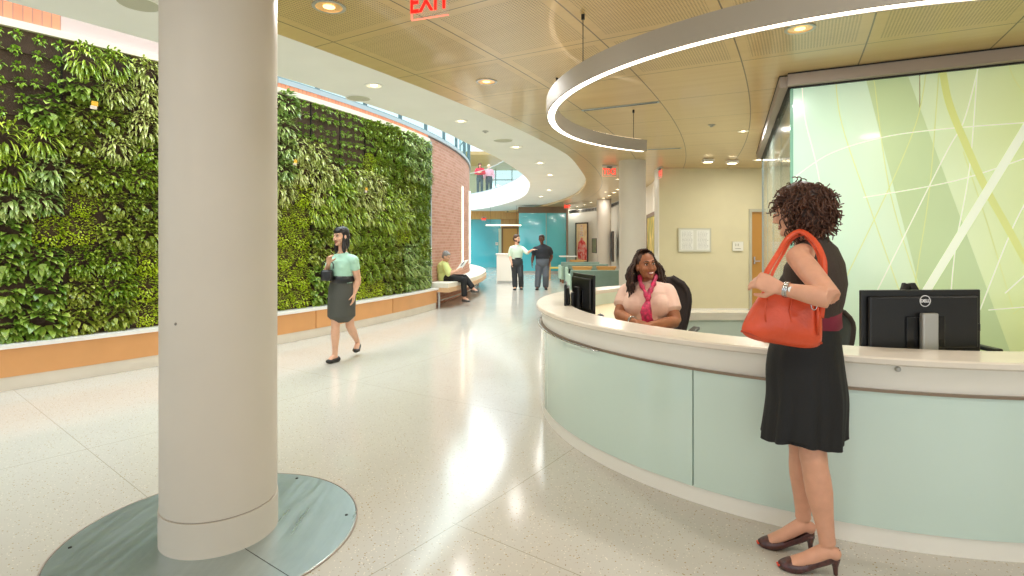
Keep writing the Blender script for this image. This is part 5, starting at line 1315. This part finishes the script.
cap_hair(root, J['head'], HM, .97, base, M_hairdark, extra=longh, vox=.007)
t = thing('handbag', 'small black handbag carried by the walking woman', 'bag', tuple(Wp_(328, 273, -.12)))
bb2 = Vector(t.location); bm = BM(); box(bm, -.08, .06, -.04, .04, -.09, .035, bev=.025); obj('bag_body', bm, mat('black_leather', '#1a1918', .35), t, smooth=True)
bm = BM(); tube(bm, catmull([V3(-.07, 0, .05), V3(-.05, -.01, .12), V3(0, 0, .15), V3(.05, .02, .11), V3(.06, 0, .05)], 6), .006, 6); obj('handle', bm, mat('black_leather', '#1a1918', .35), t)
# straps of the bag over the forearm stay with the bag

# ============ two men walking and talking
def man(label, Zm, u0, top, bottom, skinm, hairm, J2, shorth=True, g2=None, beard=False, belt=None, **kw):
    g = dict(hipw=.165, waistw=.15, chestw=.17, shw=.2, depth=.115, s=1.02, arm=.98, leg=.98, hs=1.1, jaw=1.1, flare=.02)
    if g2: g.update(g2)
    mt = dict(skin=skinm, top=top, bottom=bottom, shoe=M_black)
    root, HM, base, rights = person(label, V3(J2['hip'].x, Zm, 0), J2, g, mt, vox=.011, shoes='boot', smooth=3, pants_end=.985, **kw)
    face_parts(root, J2['head'], HM, 1.1, base, M_lip if not beard else M_hairdark, hairm, .3)
    cap_hair(root, J2['head'], HM, 1.1, base, hairm, vox=.009, extra=(lambda e: (e((0, .06, -.085), (.045, .03, .025)), e((.055, .02, -.05), (.018, .03, .03)), e((-.055, .02, -.05), (.018, .03, .03)))) if beard else None)
    if belt:
        bm = BM(); c_ = J2['hip']+V3(0, 0, .12)-base; sweep(bm, [c_, c_+V3(0, 0, .035)], [(g['waistw']+.018, g['depth']+.018)]*2, J2['right'], 20); obj('belt', bm, belt, root, smooth=True)
    return root
Zm = 16.2
def Mp(u, v, d=0): return P(u, v, Zm+d)
J2 = dict(hip=Mp(517, 263), waist=Mp(517, 257.5), chest=Mp(517, 251.5), sh=Mp(517, 246.6), neck=Mp(516.8, 244.5), right=V3(-.95, -.25, 0).normalized(), head=Mp(516.9, 239, -.03), look=V3(.75, -.6, -.05),
          sL=Mp(522.4, 248.3, .03), eL=Mp(527.3, 253.0, -.15), wL=Mp(532.3, 249.8, -.32), hdL=V3(1, -.3, .1), pnL=V3(0, 0, -1), tsL=-1, cuL=.2, sR=Mp(511.4, 248.3, -.05), eR=Mp(509.6, 255.5, -.03), wR=Mp(511.5, 262.3, -.2), hdR=V3(.1, -.2, -1), pnR=V3(1, 0, 0), tsR=1, cuR=.4,
          hL=Mp(519.8, 265.5), kL=Mp(520.8, 276, -.12), aL=Mp(521.2, 286.6, .1), tL=Mp(521.5, 288.9, -.1), hR=Mp(514.4, 265.5), kR=Mp(514.6, 276, -.02), aR=Mp(515, 286.8, -.05), tR=Mp(514.5, 289.2, -.25))
man('man in pale green shirt reaching towards the other man in the lobby', Zm, 517, mat('pale_green_shirt', '#cfe4d0', .7, bump=.1, bscale=60), mat('charcoal_trousers', '#33373a', .8), skin('skin_pale', '#dcae92'), mat('hair_brown_short', '#4a3222', .6), J2, beard=True, belt=M_black, sleeve=1.15, g2=dict(waistw=.135, shw=.185))
J2 = dict(hip=Mp(542.5, 263), waist=Mp(542.5, 257.5), chest=Mp(542.5, 251.5), sh=Mp(542.5, 246.6), neck=Mp(542, 244.5), right=V3(-1, .1, 0).normalized(), head=Mp(541.6, 239, -.03), look=V3(-.25, -.95, -.05),
          sL=Mp(549.2, 249, .0), eL=Mp(551.6, 256.5, .08), wL=Mp(549.4, 262.8, -.08), hdL=V3(-.1, -.1, -1), pnL=V3(-1, 0, 0), tsL=-1, cuL=.4, sR=Mp(535.4, 249, .0), eR=Mp(533, 256.5, .08), wR=Mp(532.0, 263.0, -.05), hdR=V3(0, -.1, -1), pnR=V3(1, 0, 0), tsR=1, cuR=.4,
          hL=Mp(545.6, 265.5), kL=Mp(545.8, 276, -.1), aL=Mp(545.8, 286.5, .05), tL=Mp(546.2, 288.8, -.15), hR=Mp(539.3, 265.5), kR=Mp(538.2, 276, -.05), aR=Mp(537.4, 286.8, -.05), tR=Mp(536.6, 289.2, -.25))
man('man in black polo shirt and grey trousers walking in the lobby', Zm, 542, mat('black_polo', '#22242a', .8, bump=.1, bscale=60), mat('grey_trousers', '#5a6068', .8), skin('skin_dark', '#623c2a'), M_hairdark, J2, sleeve=.6, sleeve_off=.03, g2=dict(waistw=.19, chestw=.2, shw=.225, hipw=.185, depth=.145, arm=1.2, leg=1.12, belly=1.15, flare=.03))

# ============ reader on the curved bench
Zr = 12.3
def Rp(u, v, d=0): return P(u, v, Zr+d)
J = dict(hip=Rp(444.6, 277, .12), waist=Rp(443.2, 272, .12), chest=Rp(443.3, 268, .1), sh=Rp(444.5, 263.4, .1), neck=Rp(445.6, 261.4, .08), right=V3(.35, -.94, 0).normalized()*1.0, head=Rp(446.4, 256.6, .05), look=V3(.88, -.35, -.35),
         sL=Rp(444.2, 265, .28), eL=Rp(450.5, 272.5, .26), wL=Rp(458.5, 269.0, .12), sR=Rp(444.8, 265.2, -.1), eR=Rp(448.8, 274.2, -.2), wR=Rp(457.5, 270.5, -.12), hdL=V3(.9, 0, .35), pnL=V3(.2, -1, 0), tsL=1, cuL=.8, hdR=V3(.9, 0, .35), pnR=V3(.2, 1, 0), tsR=-1, cuR=.8,
         hL=Rp(445.5, 278, .22), kL=Rp(465, 277.5, .0), aL=Rp(473.3, 288.3, -.05), tL=Rp(477.5, 291.5, -.15), hR=Rp(445.5, 278.3, .02), kR=Rp(463.5, 279.5, -.12), aR=Rp(464.5, 297.5, -.14), tR=Rp(469.0, 301.0, -.22))
J['right'] = V3(-.35, -.94, 0).normalized()
g = dict(hipw=.165, waistw=.14, chestw=.145, shw=.165, depth=.11, s=.98, arm=1.0, leg=.92, bust=(.05, .9), hs=.96, flare=.012)
mt = dict(skin=skin('skin_fair_mature', '#d8a78c'), top=mat('lime_shirt', '#cfd888', .7, bump=.15, bscale=60), bottom=mat('black_slacks', '#1c1b1c', .8), shoe=mat('grey_flats', '#55504a', .5))
root, HM, base, rights = person('grey haired woman in lime shirt reading a newspaper on the curved bench', V3(J['hip'].x, J['hip'].y, .535), J, g, mt, vox=.009, sleeve=1.05, sleeve_off=.03, shoes='flat', smooth=3, pants_end=.88, shirt_len=1)
face_parts(root, J['head'], HM, .96, base, M_lip, M_hairgrey, 0)
cap_hair(root, J['head'], HM, .96, base, M_hairgrey, vox=.007, lumps=40, fringe=False, extra=lambda e: e((0, .0, .075), (.068, .08, .045)))
t = thing('newspaper', 'open newspaper held by the reading woman on the bench', 'newspaper', tuple(Rp(460, 267, .02)))
nb_ = Vector(t.location); bm = BM(); q = [Rp(453.5, 273.5, .1), Rp(460, 271.3, -.12), Rp(468.3, 259.8, -.1), Rp(461.5, 262, .12)]
NN = 8; grid = [[(q[0].lerp(q[1], i/NN)).lerp(q[3].lerp(q[2], i/NN), j/NN)+V3(.012*math.sin(i/NN*PI*2), 0, .01*math.sin(i/NN*PI))-nb_ for j in range(NN+1)] for i in range(NN+1)]
vs = [[bm.verts.new(p) for p in r] for r in grid]
for i in range(NN):
    for j in range(NN): bm.faces.new((vs[i][j], vs[i+1][j], vs[i+1][j+1], vs[i][j+1]))
o = obj('pages', bm, mat('newsprint', '#e4e4dc', .7), t, smooth=True); so = o.modifiers.new('s', 'SOLIDIFY'); so.thickness = .003
bm = BM(); c_ = grid[5][5]; nrm = (grid[6][5]-grid[5][5]).cross(grid[5][6]-grid[5][5]).normalized(); nrm = nrm if nrm.y < 0 else -nrm
a_, b_, d_, e_ = grid[3][4], grid[6][4], grid[6][7], grid[3][7]; bm.faces.new([bm.verts.new(p+nrm*.006) for p in (a_, b_, d_, e_)]); obj('printed_photo', bm, mat('print_photo', '#77777a', .7, var=.4, vscale=30), t)

# ============ two people on the upper level
Zu = 29.0; fz = 3.88
def upper(label, u, vtop, topm, bottomm, hairm, skinm, armsx, short=False, Zu=29.0):
    x = (u-512)*Zu/F; H = 1.66; b = V3(x, Zu, fz)
    def a(dx, dy, z): return V3(x+dx, Zu+dy, fz+z)
    J = dict(hip=a(0, 0, .92), waist=a(0, 0, 1.06), chest=a(0, 0, 1.22), sh=a(0, 0, 1.36), neck=a(0, 0, 1.43), right=V3(-1, 0, 0), head=a(0, -.03, 1.54), look=V3(.3, -.9, -.1),
             sL=a(.17, 0, 1.34), sR=a(-.17, 0, 1.34), hL=a(.09, 0, .88), kL=a(.1, -.02, .49), aL=a(.1, .02, .085), tL=a(.12, -.14, .02), hR=a(-.09, 0, .88), kR=a(-.1, -.02, .49), aR=a(-.1, .02, .085), tR=a(-.12, -.14, .02),
             eL=a(.25, .02, 1.1), eR=a(-.25, .02, 1.1), cuL=.4, cuR=.4)
    if armsx: J.update(wL=a(.02, -.2, 1.14), wR=a(-.02, -.18, 1.18), hdL=V3(-1, 0, .1), hdR=V3(1, 0, .1), pnL=V3(0, 1, 0), pnR=V3(0, 1, 0))
    else: J.update(wL=a(.24, -.08, .86), wR=a(-.24, -.08, .86), hdL=V3(0, -.1, -1), hdR=V3(0, -.1, -1), pnL=V3(-1, 0, 0), pnR=V3(1, 0, 0))
    g = dict(hipw=.16, waistw=.135, chestw=.15, shw=.165, depth=.105, s=.97, leg=.95, bust=(.05, .85), hs=.97)
    root, HM, base, rights = person(label, b, J, g, dict(skin=skinm, top=topm, bottom=bottomm, shoe=M_black), vox=.014, sleeve=1.8, shoes='flat', smooth=2)
    face_parts(root, J['head'], HM, .97, base, M_lip, hairm, 0)
    cap_hair(root, J['head'], HM, .97, base, hairm, vox=.011, extra=None if short else longh, grow=1.12)
upper('woman in red cardigan with folded arms on the upper level', 479.9, 164, mat('red_cardigan', '#c8283c', .7), mat('dark_slacks2', '#2e3a3c', .8), mat('hair_auburn', '#4a2a1c', .5), skin('skin_fair', '#d8a184'), True)
upper('blond person in pink top beside the woman in red upstairs', 489.0, 165, mat('pink_top', '#e8a8b8', .7), mat('dark_slacks2', '#2e3a3c', .8), mat('hair_blond', '#e8d8b8', .5), skin('skin_fair', '#d8a184'), False, True, Zu=29.5)
